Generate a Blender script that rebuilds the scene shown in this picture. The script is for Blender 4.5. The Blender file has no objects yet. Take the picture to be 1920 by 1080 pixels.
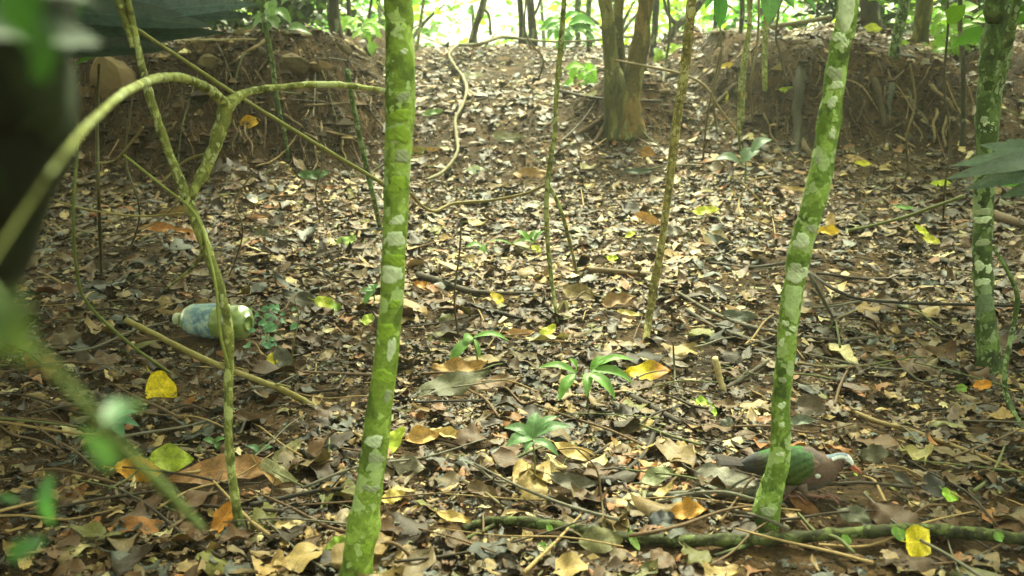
import bpy, math, random
import numpy as np
from mathutils import Vector, Matrix

random.seed(7)
RNG = np.random.default_rng(11)
C = bpy.context.scene.collection
SC = bpy.context.scene

# ------------------------------------------------------------ camera, world, sun, exposure
CAM_H = 0.75
PITCH = math.radians(12)
F = 1750.0                        # focal length in photograph pixels (1920 wide)
cam_d = bpy.data.cameras.new('camera')
cam = bpy.data.objects.new('camera', cam_d); C.objects.link(cam)
cam.location = (0, 0, CAM_H)
cam.rotation_euler = (math.pi / 2 - PITCH, 0, 0)
cam_d.sensor_width = 36
cam_d.lens = 36 * F / 1920
cam_d.clip_start = 0.02; cam_d.clip_end = 600
cam_d.dof.use_dof = True
cam_d.dof.focus_distance = 2.3
cam_d.dof.aperture_fstop = (cam_d.lens / 1000) / 0.0055
SC.camera = cam

SUN_EL, SUN_AZ = math.radians(60), math.radians(14)      # azimuth clockwise from +Y
w = bpy.data.worlds.new('World'); SC.world = w; w.use_nodes = True
nt = w.node_tree; nt.nodes.clear()
sky = nt.nodes.new('ShaderNodeTexSky'); sky.sky_type = 'NISHITA'; sky.sun_disc = False
sky.sun_elevation = SUN_EL; sky.sun_rotation = SUN_AZ
sky.air_density = 1.0; sky.dust_density = 5.0; sky.ozone_density = 0.6
hs = nt.nodes.new('ShaderNodeHueSaturation'); hs.inputs['Saturation'].default_value = 0.12
bg = nt.nodes.new('ShaderNodeBackground'); bg.inputs['Strength'].default_value = 0.15
wo = nt.nodes.new('ShaderNodeOutputWorld')
tint = nt.nodes.new('ShaderNodeMix'); tint.data_type = 'RGBA'; tint.blend_type = 'MULTIPLY'; tint.inputs[0].default_value = 1; tint.inputs[7].default_value = (.94, 1.0, .65, 1)
nt.links.new(sky.outputs[0], hs.inputs['Color']); nt.links.new(hs.outputs[0], tint.inputs[6]); nt.links.new(tint.outputs[2], bg.inputs[0]); nt.links.new(bg.outputs[0], wo.inputs[0])
sun_d = bpy.data.lights.new('sun', 'SUN'); sun_d.energy = 2.1; sun_d.angle = math.radians(11); sun_d.color = (1.0, .99, .69)
sun = bpy.data.objects.new('sun', sun_d); C.objects.link(sun)
sd = Vector((math.sin(SUN_AZ) * math.cos(SUN_EL), math.cos(SUN_AZ) * math.cos(SUN_EL), math.sin(SUN_EL)))
sun.rotation_euler = sd.to_track_quat('Z', 'Y').to_euler()
SC.view_settings.view_transform = 'Standard'; SC.view_settings.look = 'None'
SC.view_settings.gamma = 1; SC.view_settings.use_curve_mapping = False
SC.view_settings.exposure = 2.0
SC.cycles.max_bounces = 6; SC.cycles.diffuse_bounces = 3; SC.cycles.glossy_bounces = 2
SC.cycles.transmission_bounces = 4; SC.cycles.transparent_max_bounces = 6
SC.cycles.use_denoising = True
SC.cycles.sample_clamp_indirect = 6

# ------------------------------------------------------------ numeric helpers
def lin(c):
    c = np.asarray(c, float) / 255.0
    return np.where(c <= .04045, c / 12.92, ((c + .055) / 1.055) ** 2.4)

_T = RNG.random((256, 256))
def vnoise(x, y):
    x = np.asarray(x, float); y = np.asarray(y, float)
    xi = np.floor(x).astype(int); yi = np.floor(y).astype(int)
    fx = x - xi; fy = y - yi
    fx = fx * fx * (3 - 2 * fx); fy = fy * fy * (3 - 2 * fy)
    a = _T[xi & 255, yi & 255]; b = _T[(xi + 1) & 255, yi & 255]
    c = _T[xi & 255, (yi + 1) & 255]; d = _T[(xi + 1) & 255, (yi + 1) & 255]
    return (a + (b - a) * fx) * (1 - fy) + (c + (d - c) * fx) * fy - .5
def fbm(x, y, o=4):
    s = 0; a = 1; k = 1
    for i in range(o):
        s = s + a * vnoise(x * k + 17.3 * i, y * k + 9.1 * i); a *= .5; k *= 2.03
    return s
def S(t):
    t = np.clip(t, 0, 1); return t * t * (3 - 2 * t)

def terrain(x, y, fine=True):
    x = np.asarray(x, float); y = np.asarray(y, float)
    zg = np.interp(y, [-50, -3, 2.4, 3.5, 5.0, 6.2, 9.0, 9.6, 11, 14, 22, 60, 200],
                   [-.3, 0, 0.0, .07, .26, .62, 1.13, 1.15, .9, .1, -1.2, -1.6, -2])
    zB = np.interp(y, [-50, 6.2, 7.5, 9.3, 11, 14, 22, 60, 200], [1.0, 1.08, 1.17, 1.22, .9, .1, -1.2, -1.6, -2])
    zB = zB + .13 * vnoise(x * 1.9 + 8, y * 1.2) + .06 * vnoise(x * 5, y * 3)
    wob = .25 * vnoise(x * 1.3 + 5, y * .9) + .12 * vnoise(x * 4, y * 3)
    xl = np.interp(y, [4, 5, 7, 9], [-.5, -.7, -.9, -1.0]) + wob * 1.1
    ml = S((xl - x) / .8 + .25) * S((y - (4.65 + wob)) / np.interp(x, [-3, -1.5, -.8], [1.2, 1.25, 1.7]))
    xr = np.interp(y, [4, 5, 7, 9], [1.1, 1.15, 1.3, 1.45]) + wob * 1.1
    ys = np.interp(x, [.8, 1.2, 1.9, 2.5, 3.2, 6], [5.9, 5.65, 5.35, 5.15, 4.6, 4.0]) + wob
    ww = np.interp(x, [0, 2.3, 3.2, 6], [1.1, 1.1, 3.0, 4.2])
    mr = S((x - xr) / .9 + .25) * S((y - ys) / ww)
    m = np.maximum(ml, mr)
    z = zg + (zB - zg) * m
    z = z + .24 * np.exp(-(((x - .76) / .30) ** 2 + ((y - 6.0) / .32) ** 2) ** 1.3)
    z = z + .10 * vnoise(x * .8, y * .8) * S((y - 1) / 3) + .035 * fbm(x * 2.5, y * 2.5, 3)
    if fine:
        steep = 4 * m * (1 - m)
        z = z + .012 * fbm(x * 14, y * 14, 3) + steep * (.22 * fbm(x * 5 + 3, y * 2.2, 5) + .10 * np.abs(vnoise(x * 11, y * 5)) + .05 * fbm(x * 22, y * 16, 3))
    return z
def tnormal(x, y, e=.02):
    dx = (terrain(x + e, y, False) - terrain(x - e, y, False)) / (2 * e)
    dy = (terrain(x, y + e, False) - terrain(x, y - e, False)) / (2 * e)
    n = np.stack([-dx, -dy, np.ones_like(dx)], -1)
    return n / np.linalg.norm(n, axis=-1, keepdims=True)

CP, SP = math.cos(PITCH), math.sin(PITCH)
def ray(px, py):
    u = (px - 960) / F; v = (540 - py) / F
    return np.array([u, CP + SP * v, -SP + CP * v])
def P(px, py, y):
    d = ray(px, py); t = y / d[1]
    return np.array([d[0] * t, y, CAM_H + d[2] * t])
def depth(p):
    return p[1] * CP - (p[2] - CAM_H) * SP
def G(px, py, lift=0.0):
    d = ray(px, py)
    t = np.linspace(.25, 16, 1600)
    g = CAM_H + d[2] * t - terrain(d[0] * t, d[1] * t)
    k = np.where(g < 0)[0]
    if len(k) == 0:
        tt = 9.4 / d[1]
    else:
        a, b = t[max(k[0] - 1, 0)], t[k[0]]
        for _ in range(12):
            m = (a + b) / 2
            if CAM_H + d[2] * m - float(terrain(d[0] * m, d[1] * m)) < 0: b = m
            else: a = m
        tt = b
    return np.array([d[0] * tt, d[1] * tt, CAM_H + d[2] * tt + lift])
def project(p):
    p = np.asarray(p, float)
    dep = p[..., 1] * CP - (p[..., 2] - CAM_H) * SP
    up = p[..., 1] * SP + (p[..., 2] - CAM_H) * CP
    return 960 + F * p[..., 0] / dep, 540 - F * up / dep, dep

# ------------------------------------------------------------ mesh helpers
def fast_mesh(name, V, quads=None, tris=None, col=None, luv=None, smooth=True):
    V = np.ascontiguousarray(V, np.float32)
    q = np.zeros((0, 4), np.int32) if quads is None else np.asarray(quads, np.int32).reshape(-1, 4)
    t = np.zeros((0, 3), np.int32) if tris is None else np.asarray(tris, np.int32).reshape(-1, 3)
    me = bpy.data.meshes.new(name)
    me.vertices.add(len(V)); me.vertices.foreach_set('co', V.ravel())
    idx = np.concatenate([q.ravel(), t.ravel()])
    me.loops.add(len(idx)); me.loops.foreach_set('vertex_index', idx)
    n = len(q) + len(t)
    me.polygons.add(n)
    st = np.concatenate([np.arange(len(q)) * 4, len(q) * 4 + np.arange(len(t)) * 3]).astype(np.int32)
    me.polygons.foreach_set('loop_start', st)
    me.polygons.foreach_set('use_smooth', np.full(n, smooth, bool))
    if col is not None:
        a = me.attributes.new('col', 'FLOAT_COLOR', 'POINT')
        cc = np.ones((len(V), 4), np.float32); cc[:, :3] = col; a.data.foreach_set('color', cc.ravel())
    if luv is not None:
        a = me.attributes.new('luv', 'FLOAT_VECTOR', 'POINT'); a.data.foreach_set('vector', np.ascontiguousarray(luv, np.float32).ravel())
    me.update(calc_edges=True); me.validate()
    return me

class MB:
    """collects vertices and faces in world space"""
    def __init__(s): s.v = []; s.q = []; s.t = []; s.c = []; s.l = []; s.n = 0
    def add(s, V, quads=(), tris=(), col=(.3, .3, .3), luv=None):
        V = np.asarray(V, float)
        if len(quads): s.q.append(np.asarray(quads, int) + s.n)
        if len(tris): s.t.append(np.asarray(tris, int) + s.n)
        c = np.asarray(col, float)
        s.c.append(np.broadcast_to(c, (len(V), 3)) if c.ndim == 1 else c)
        s.l.append(np.zeros((len(V), 3)) if luv is None else luv)
        s.v.append(V); s.n += len(V)
        return s
    def build(s, name, mat, parent=None, origin=None, smooth=True):
        V = np.concatenate(s.v)
        if parent is not None: o0 = np.array(parent.matrix_world.translation) if parent.parent is None else np.array(parent['_w'])
        if origin is None: origin = np.array([V[:, 0].mean(), V[:, 1].mean(), V[:, 2].min()]) if parent is None else o0
        me = fast_mesh(name, V - origin, np.concatenate(s.q) if s.q else None, np.concatenate(s.t) if s.t else None,
                       np.concatenate(s.c), np.concatenate(s.l), smooth)
        o = bpy.data.objects.new(name, me); me.materials.append(mat); C.objects.link(o)
        if parent is None: o.location = origin
        else: o.parent = parent; o.location = origin - o0
        o['_w'] = [float(a) for a in origin]
        return o
def tag(o, label, cat, group=None, kind=None):
    if label: o['label'] = label
    if cat: o['category'] = cat
    if group: o['group'] = group
    if kind: o['kind'] = kind
    return o
def thing(name, loc, label, cat, group=None):
    o = bpy.data.objects.new(name, None); C.objects.link(o); o.location = loc; o.empty_display_size = .05
    o.matrix_world = Matrix.Translation(loc)
    o['_w'] = [float(a) for a in loc]
    return tag(o, label, cat, group)

def resample(pts, n):
    """Catmull-Rom through rows of pts (any width), n samples per span"""
    pts = np.asarray(pts, float)
    if len(pts) < 3:
        t = np.linspace(0, 1, n * 2 + 1)[:, None]; return pts[0] * (1 - t) + pts[-1] * t
    p = np.vstack([2 * pts[0] - pts[1], pts, 2 * pts[-1] - pts[-2]])
    out = []
    for i in range(1, len(p) - 2):
        t = np.linspace(0, 1, n, endpoint=False)[:, None]
        a, b, c, d = p[i - 1], p[i], p[i + 1], p[i + 2]
        out.append(.5 * ((2 * b) + (-a + c) * t + (2 * a - 5 * b + 4 * c - d) * t ** 2 + (-a + 3 * b - 3 * c + d) * t ** 3))
    out.append(pts[-1][None])
    return np.vstack(out)
def tube(pts, rad, seg=8, n=5, rough=.08, seed=0, knots=0, flat=1.0):
    R = np.asarray(rad, float)
    A = resample(np.column_stack([np.asarray(pts, float), np.broadcast_to(R, (len(pts),))]), n)
    p, r = A[:, :3], np.maximum(A[:, 3], .0003)
    T = np.gradient(p, axis=0); T /= np.linalg.norm(T, axis=1, keepdims=True) + 1e-12
    u = np.cross(T[0], [0.3, .2, 1.]);
    if np.linalg.norm(u) < 1e-3: u = np.cross(T[0], [1, 0, 0])
    u /= np.linalg.norm(u)
    s = np.concatenate([[0], np.cumsum(np.linalg.norm(np.diff(p, axis=0), axis=1))])
    ang = np.arange(seg) / seg * 2 * math.pi
    kn = np.ones(len(p))
    rr = np.random.default_rng(seed + 5)
    for _ in range(knots):
        c = rr.uniform(0, s[-1]); kn += rr.uniform(.04, .14) * np.exp(-((s - c) / (r.mean() * 1.1)) ** 2)
    V = []
    for i in range(len(p)):
        u = u - T[i] * u.dot(T[i]); u /= np.linalg.norm(u) + 1e-12
        b = np.cross(T[i], u)
        f = s[i] / max(r.mean(), .0005)
        k = 1 + rough * (2.2 * vnoise(np.cos(ang) * 1.5 + seed * 3.1 + f * .35, np.sin(ang) * 1.5 + f * .5) + 1.2 * vnoise(ang * 3 + seed, np.full(seg, f * 1.3)))
        V.append(p[i] + ((np.cos(ang) * r[i] * k * kn[i])[:, None] * u + (np.sin(ang) * r[i] * k * kn[i] * flat)[:, None] * b))
    V.append(p[0][None] - T[0] * r[0] * .3); V.append(p[-1][None] + T[-1] * r[-1] * .3)
    V = np.vstack(V)
    m = len(p); i = np.arange(m - 1)[:, None]; j = np.arange(seg)[None]
    a = i * seg + j; b_ = i * seg + (j + 1) % seg
    q = np.stack([a, b_, b_ + seg, a + seg], -1).reshape(-1, 4)
    jj = np.arange(seg)
    t1 = np.stack([np.full(seg, m * seg), (jj + 1) % seg, jj], -1)
    t2 = np.stack([np.full(seg, m * seg + 1), (m - 1) * seg + jj, (m - 1) * seg + (jj + 1) % seg], -1)
    return V, q, np.vstack([t1, t2])
def pxpath(rows):
    """rows (px, py, y, width_px); y 'g' = on the ground -> points and radii"""
    pts, rad = [], []
    for px, py, y, wd in rows:
        p = G(px, py) if y == 'g' else P(px, py, y)
        pts.append(p); rad.append(wd / 2 / F * depth(p))
    if rows and rows[0][2] == 'g' or rows[-1][2] == 'g':
        for k, r in enumerate(rows):
            if r[2] == 'g': pts[k] = pts[k] + np.array([0, 0, rad[k] * .4])
    return np.array(pts), np.array(rad)
def addtube(mb, pts, rad, col=(.3, .3, .3), **k):
    V, q, t = tube(pts, rad, **k); mb.add(V, q, t, col); return mb

# ------------------------------------------------------------ leaves, all vectorised
def leaves(N, L, W, c1, c2, fold, a, b, u0, u1, jag, nu, nv, rng, z_noise=.07, wave=.06):
    """N blades in local space, x along, z up.  returns (N, nu+1, nv+1, 3) and luv"""
    L, W, c1, c2, fold, a, b, u0, u1 = [np.broadcast_to(np.asarray(k, float), (N,))[:, None, None] for k in (L, W, c1, c2, fold, a, b, u0, u1)]
    u = np.linspace(0, 1, nu + 1)[None, :, None]; v = np.linspace(-1, 1, nv + 1)[None, None, :]
    uu = u0 + (u1 - u0) * u
    prof = np.sin(math.pi * np.clip(uu, .001, .999) ** a) ** b
    edge = 1 - jag * np.abs(rng.random((N, nu + 1, nv + 1))) * (np.abs(v) > .9)
    k_ = rng.uniform(0, 6.28, (N, 1, 1)); k2_ = rng.uniform(0, 6.28, (N, 1, 1)); q_ = rng.uniform(3, 8, (N, 1, 1))
    prof = prof * (1 + .10 * np.sin(uu * q_ + k_ + np.sign(v) * k2_) + .05 * np.sin(uu * q_ * 3.1 + k2_ + np.sign(v) * 2))
    t = v * W * .5 * prof * edge
    s = (uu - .5) * L
    k1 = c1 / L; k2 = c2 / W
    k1 = np.where(np.abs(k1) < .01, .01, k1); k2 = np.where(np.abs(k2) < .01, .01, k2)
    x = np.sin(k1 * s) / k1; z = (1 - np.cos(k1 * s)) / k1
    y = np.sin(k2 * t) / k2; z = z + (1 - np.cos(k2 * t)) / k2 + np.abs(t) * fold
    z = z + (rng.random((N, nu + 1, nv + 1)) - .5) * z_noise * W
    z = z + wave * W * np.sin(uu * (q_ * 1.6 + 4) + k2_ + v * 1.3) * np.abs(v)
    x = x + 0 * t
    y = y + np.sin(uu * 3 + L * 90) * .06 * L
    luv = np.stack([uu + 0 * t, v + 0 * t, np.broadcast_to(rng.random((N, 1, 1)), t.shape)], -1)
    return np.stack([x, y + 0 * z, z], -1), luv
def grid_quads(N, nu, nv):
    i = np.arange(nu)[:, None]; j = np.arange(nv)[None]
    a = i * (nv + 1) + j
    q = np.stack([a, a + nv + 1, a + nv + 2, a + 1], -1).reshape(-1, 4)
    return (q[None] + (np.arange(N) * (nu + 1) * (nv + 1))[:, None, None]).reshape(-1, 4)
def place(Vl, pos, nrm, yaw, tilt, tdir):
    """put blades on points with a normal; tilt them about a random axis"""
    N = len(pos)
    ax = np.stack([np.cos(tdir), np.sin(tdir), 0 * tdir], -1)
    n = nrm + ax * np.tan(tilt)[:, None]; n /= np.linalg.norm(n, axis=1, keepdims=True)
    x = np.stack([np.cos(yaw), np.sin(yaw), 0 * yaw], -1)
    x = x - n * (x * n).sum(1, keepdims=True); x /= np.linalg.norm(x, axis=1, keepdims=True)
    y = np.cross(n, x)
    M = np.stack([x, y, n], 1)                       # rows are axes
    sh = Vl.shape
    return (Vl.reshape(N, -1, 3) @ M + pos[:, None, :]).reshape(sh)

# ------------------------------------------------------------ materials
class NT:
    def __init__(s, name):
        s.m = bpy.data.materials.new(name); s.m.use_nodes = True; s.t = s.m.node_tree
        s.p = s.t.nodes['Principled BSDF']; s.out = s.t.nodes['Material Output']
        s.tc = s.t.nodes.new('ShaderNodeTexCoord')
    def n(s, typ, **kw):
        n = s.t.nodes.new(typ)
        for k, v in kw.items():
            if k in n.inputs: n.inputs[k].default_value = v
            else: setattr(n, k, v)
        return n
    def l(s, a, b): s.t.links.new(a, b)
    def noise(s, scale, detail=4, rough=.6, stretch=None, coord='Object', dist=0):
        n = s.n('ShaderNodeTexNoise'); n.inputs['Scale'].default_value = scale
        n.inputs['Detail'].default_value = detail; n.inputs['Roughness'].default_value = rough; n.inputs['Distortion'].default_value = dist
        if stretch is not None:
            mp = s.n('ShaderNodeMapping'); mp.inputs['Scale'].default_value = stretch
            s.l(s.tc.outputs[coord], mp.inputs[0]); s.l(mp.outputs[0], n.inputs['Vector'])
        else: s.l(s.tc.outputs[coord], n.inputs['Vector'])
        return n.outputs['Fac']
    def ramp(s, fac, stops, interp='LINEAR'):
        r = s.n('ShaderNodeValToRGB'); r.color_ramp.interpolation = interp
        e = r.color_ramp.elements
        while len(e) < len(stops): e.new(.5)
        for k, (p, c) in enumerate(stops):
            e[k].position = p; e[k].color = (*c, 1) if len(c) == 3 else c
        s.l(fac, r.inputs[0]); return r.outputs[0]
    def mix(s, f, a, b, mode='MIX'):
        m = s.n('ShaderNodeMix', data_type='RGBA', blend_type=mode)
        for sock, v in ((m.inputs[0], f), (m.inputs[6], a), (m.inputs[7], b)):
            if isinstance(v, (int, float)): sock.default_value = v
            elif isinstance(v, (tuple, list, np.ndarray)): sock.default_value = (*[float(q) for q in v][:3], 1)
            else: s.l(v, sock)
        return m.outputs[2]
    def math(s, op, a, b=0.0):
        m = s.n('ShaderNodeMath', operation=op)
        for k, v in enumerate((a, b)):
            if isinstance(v, (int, float)): m.inputs[k].default_value = v
            else: s.l(v, m.inputs[k])
        return m.outputs[0]
    def bump(s, h, strength, dist=.002):
        b = s.n('ShaderNodeBump'); b.inputs['Strength'].default_value = strength; b.inputs['Distance'].default_value = dist
        s.l(h, b.inputs['Height']); s.l(b.outputs[0], s.p.inputs['Normal'])
    def base(s, c): s.l(c, s.p.inputs['Base Color'])
    def setp(s, **k):
        for a, b in k.items(): s.p.inputs[a.replace('_', ' ')].default_value = b
def G3(v): return (v, v, v)

def mat_soil():
    s = NT('soil')
    a = s.noise(3, 6, .65); b = s.noise(38, 6, .75, (1, 1, .45)); c = s.noise(220, 3, .7)
    col = s.ramp(a, [(.3, lin((50, 37, 21))), (.5, lin((82, 61, 35))), (.7, lin((118, 90, 52)))])
    e_ = s.noise(11, 5, .7, (1, 1, .5)); col = s.mix(.7, col, s.ramp(e_, [(.35, G3(.35)), (.5, G3(.9)), (.62, G3(1.3))]), 'MULTIPLY')
    col = s.mix(.65, col, s.ramp(b, [(.3, G3(.25)), (.5, G3(.75)), (.75, G3(1.3))]), 'MULTIPLY')
    col = s.mix(s.ramp(c, [(.62, G3(0)), (.75, G3(.5))]), col, lin((140, 116, 78)))
    s.base(col); s.setp(Roughness=.85); s.p.inputs['Specular IOR Level'].default_value = .25
    h = s.math('ADD', s.math('ADD', b, s.math('MULTIPLY', e_, 2.0)), s.math('MULTIPLY', c, .3)); s.bump(h, 1.0, .02); return s.m
def mat_leaf(name, rough=.42, vein=.35, trans=0.0, spots=.5, spec=.5):
    s = NT(name)
    at = s.n('ShaderNodeAttribute', attribute_name='col'); lu = s.n('ShaderNodeAttribute', attribute_name='luv')
    sep = s.n('ShaderNodeSeparateXYZ'); s.l(lu.outputs['Vector'], sep.inputs[0])
    av = s.math('ABSOLUTE', sep.outputs[1])
    mid = s.math('LESS_THAN', av, .07)
    vv = s.math('SUBTRACT', s.math('MULTIPLY', sep.outputs[0], 9.0), s.math('MULTIPLY', av, 2.0))
    fr = s.math('ABSOLUTE', s.math('SUBTRACT', s.math('FRACT', vv), .5))
    side = s.math('LESS_THAN', fr, .06)
    ve = s.math('MAXIMUM', mid, s.math('MULTIPLY', side, .45))
    nn = s.noise(55, 5, .7); n2 = s.noise(320, 3, .6)
    col = s.mix(spots, at.outputs['Color'], s.ramp(nn, [(.3, G3(.35)), (.5, G3(.95)), (.7, G3(1.35))]), 'MULTIPLY')
    col = s.mix(spots * .5, col, s.ramp(n2, [(.35, G3(.5)), (.6, G3(1.2))]), 'MULTIPLY')
    bright = s.mix(1.0, col, G3(1.7), 'MULTIPLY')
    col = s.mix(s.math('MULTIPLY', ve, vein), col, bright)
    s.base(col); s.setp(Roughness=rough); s.p.inputs['Specular IOR Level'].default_value = spec
    h = s.math('ADD', s.math('MULTIPLY', ve, -.5), s.math('MULTIPLY', nn, 1.2)); s.bump(h, .5, .002)
    if trans > 0:
        tr = s.n('ShaderNodeBsdfTranslucent'); mx = s.n('ShaderNodeMixShader'); mx.inputs[0].default_value = trans
        s.l(s.mix(1.0, col, (1.5, 1.6, .7), 'MULTIPLY'), tr.inputs[0])
        s.l(s.p.outputs[0], mx.inputs[1]); s.l(tr.outputs[0], mx.inputs[2]); s.l(mx.outputs[0], s.out.inputs[0])
    return s.m
def mat_bark(name, dark, mid, light, lichen, amt=.5, sc=28, lsc=20, stretch=(1, 1, .8), rough=.75):
    """mottled algae-covered bark with two sizes of roundish lichen patches"""
    s = NT(name)
    mp = s.n('ShaderNodeMapping'); mp.inputs['Scale'].default_value = stretch; s.l(s.tc.outputs['Object'], mp.inputs[0])
    a = s.noise(sc, 5, .62, stretch, dist=.5); b = s.noise(sc * 7, 4, .7); g = s.noise(sc * .22, 2, .5)
    col = s.ramp(a, [(.38, dark), (.455, mid), (.53, mid * .9), (.545, light), (.66, light * 1.15)])
    col = s.mix(.6, col, s.ramp(b, [(.3, G3(.4)), (.55, G3(1.0)), (.75, G3(1.4))]), 'MULTIPLY')
    wn = s.n('ShaderNodeTexNoise'); wn.inputs['Scale'].default_value = lsc * 2.2; wn.inputs['Detail'].default_value = 4; s.l(mp.outputs[0], wn.inputs['Vector'])
    vm = s.n('ShaderNodeVectorMath', operation='MULTIPLY_ADD'); s.l(wn.outputs['Color'], vm.inputs[0]); vm.inputs[1].default_value = (.9 / lsc,) * 3; s.l(mp.outputs[0], vm.inputs[2])
    masks = []
    for k, (sc_, thr, cut) in enumerate(((lsc, .36, .92 - .45 * amt), (lsc * 2.6, .33, .95 - .45 * amt))):
        v = s.n('ShaderNodeTexVoronoi'); v.inputs['Scale'].default_value = sc_; s.l(vm.outputs[0], v.inputs['Vector'])
        sp = s.n('ShaderNodeSeparateColor'); s.l(v.outputs['Color'], sp.inputs[0])
        on = s.math('GREATER_THAN', s.math('ADD', sp.outputs[0], s.math('MULTIPLY', s.math('SUBTRACT', g, .5), 1.6)), cut)
        ins = s.ramp(s.math('MULTIPLY', v.outputs['Distance'], 1.0), [(thr + .12, G3(1)), (thr + .15, G3(0))])
        masks.append((s.math('MULTIPLY', on, ins), sp.outputs[1]))
    lf = s.math('MAXIMUM', masks[0][0], masks[1][0])
    lc = s.mix(s.math('MULTIPLY', masks[0][1], .75), lichen, light * 1.5)
    col = s.mix(lf, col, s.mix(.8, lc, s.ramp(b, [(.3, G3(.6)), (.7, G3(1.2))]), 'MULTIPLY'))
    s.base(col); s.setp(Roughness=rough); s.p.inputs['Specular IOR Level'].default_value = .3
    h = s.math('ADD', s.math('MULTIPLY', b, .6), s.math('MULTIPLY', lf, .35)); h = s.math('ADD', h, s.math('MULTIPLY', a, .8))
    s.bump(h, .8, .003); return s.m
def mat_attr(name, rough=.6, nscale=60, namt=.4, spec=.4, bump=.4):
    s = NT(name)
    at = s.n('ShaderNodeAttribute', attribute_name='col')
    nn = s.noise(nscale, 4, .65); n2 = s.noise(nscale * 5, 3, .6)
    col = s.mix(namt, at.outputs['Color'], s.ramp(nn, [(.3, G3(.4)), (.5, G3(1)), (.7, G3(1.4))]), 'MULTIPLY')
    s.base(col); s.setp(Roughness=rough); s.p.inputs['Specular IOR Level'].default_value = spec
    s.bump(s.math('ADD', nn, n2), bump, .002); return s.m

M_soil = mat_soil()
M_dead = mat_leaf('dead_leaf', .54, .3, 0, .75, .42)
M_dead_big = mat_leaf('dead_leaf_large', .58, .4, .06, .85, .35)
M_fresh = mat_leaf('fallen_fresh_leaf', .5, .35, .12, .85, .35)
M_live = mat_leaf('living_leaf', .42, .4, .3, .5, .45)
M_crown = mat_leaf('crown_leaf', .5, .2, .45, .2, .3)
M_twig = mat_attr('twig_bark', .7, 90, .5)
M_dark_leaf = mat_leaf('dark_leaf', .45, .5, .04, .7, .45)
M_bark1 = mat_bark('green_algae_bark', lin((92, 114, 44)), lin((128, 156, 60)), lin((152, 180, 82)), lin((168, 190, 136)), .40, 20, 30, (1, 1, 1))
M_bark2 = mat_bark('mossy_lichen_bark', lin((68, 88, 34)), lin((106, 136, 52)), lin((134, 164, 74)), lin((164, 184, 132)), .62, 26, 40, (1, 1, .9))
M_bark3 = mat_bark('dark_lichen_bark', lin((44, 56, 28)), lin((68, 88, 40)), lin((92, 114, 60)), lin((144, 162, 124)), .6, 20, 30)
M_bark4 = mat_bark('tan_branch_bark', lin((84, 88, 44)), lin((122, 128, 66)), lin((150, 156, 88)), lin((180, 190, 144)), .6, 40, 40)
M_bark5 = mat_bark('brown_trunk_bark', lin((50, 52, 24)), lin((84, 84, 40)), lin((112, 108, 54)), lin((124, 128, 84)), .3, 12, 12, (1, 1, .35))
M_bark7 = mat_bark('orange_peeling_bark', lin((56, 54, 26)), lin((92, 82, 40)), lin((122, 100, 54)), lin((120, 126, 84)), .3, 10, 12, (1, 1, .35))
M_bark6 = mat_bark('far_trunk_bark', lin((34, 32, 22)), lin((60, 58, 38)), lin((84, 82, 56)), lin((120, 130, 100)), .3, 8, 8, (1, 1, .4))
M_dark = mat_bark('near_dark_bark', lin((14, 20, 10)), lin((22, 30, 16)), lin((30, 40, 22)), lin((38, 50, 30)), .2, 16, 12)  # near-black so the added left trunk reads as a dim smear
M_root = mat_attr('root_bark', .8, 50, .7, .2, .8)
M_rock = mat_attr('bank_stone', .85, 14, .5, .2, .7)

# ------------------------------------------------------------ the ground
def build_ground():
    t = np.linspace(-1, 1, 381)
    xs = 3.4 * t + 120 * np.abs(t) ** 9 * np.sign(t)
    ya = np.concatenate([np.linspace(-60, -1.5, 18)[:-1], np.linspace(-1.5, .7, 30)[:-1], np.geomspace(.7, 10.2, 430)[:-1], np.geomspace(10.2, 300, 46)])
    X, Y = np.meshgrid(xs, ya, indexing='ij')
    Z = terrain(X, Y)
    V = np.stack([X, Y, Z], -1).reshape(-1, 3)
    nx, ny = len(xs), len(ya)
    i = np.arange(nx - 1)[:, None]; j = np.arange(ny - 1)[None]
    a = i * ny + j
    q = np.stack([a, a + ny, a + ny + 1, a + 1], -1).reshape(-1, 4)
    me = fast_mesh('ground', V, q); me.materials.append(M_soil)
    o = bpy.data.objects.new('ground', me); C.objects.link(o); o['kind'] = 'structure'
    o['label'] = 'brown forest soil rising through a gully to a ridge'
build_ground()

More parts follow.
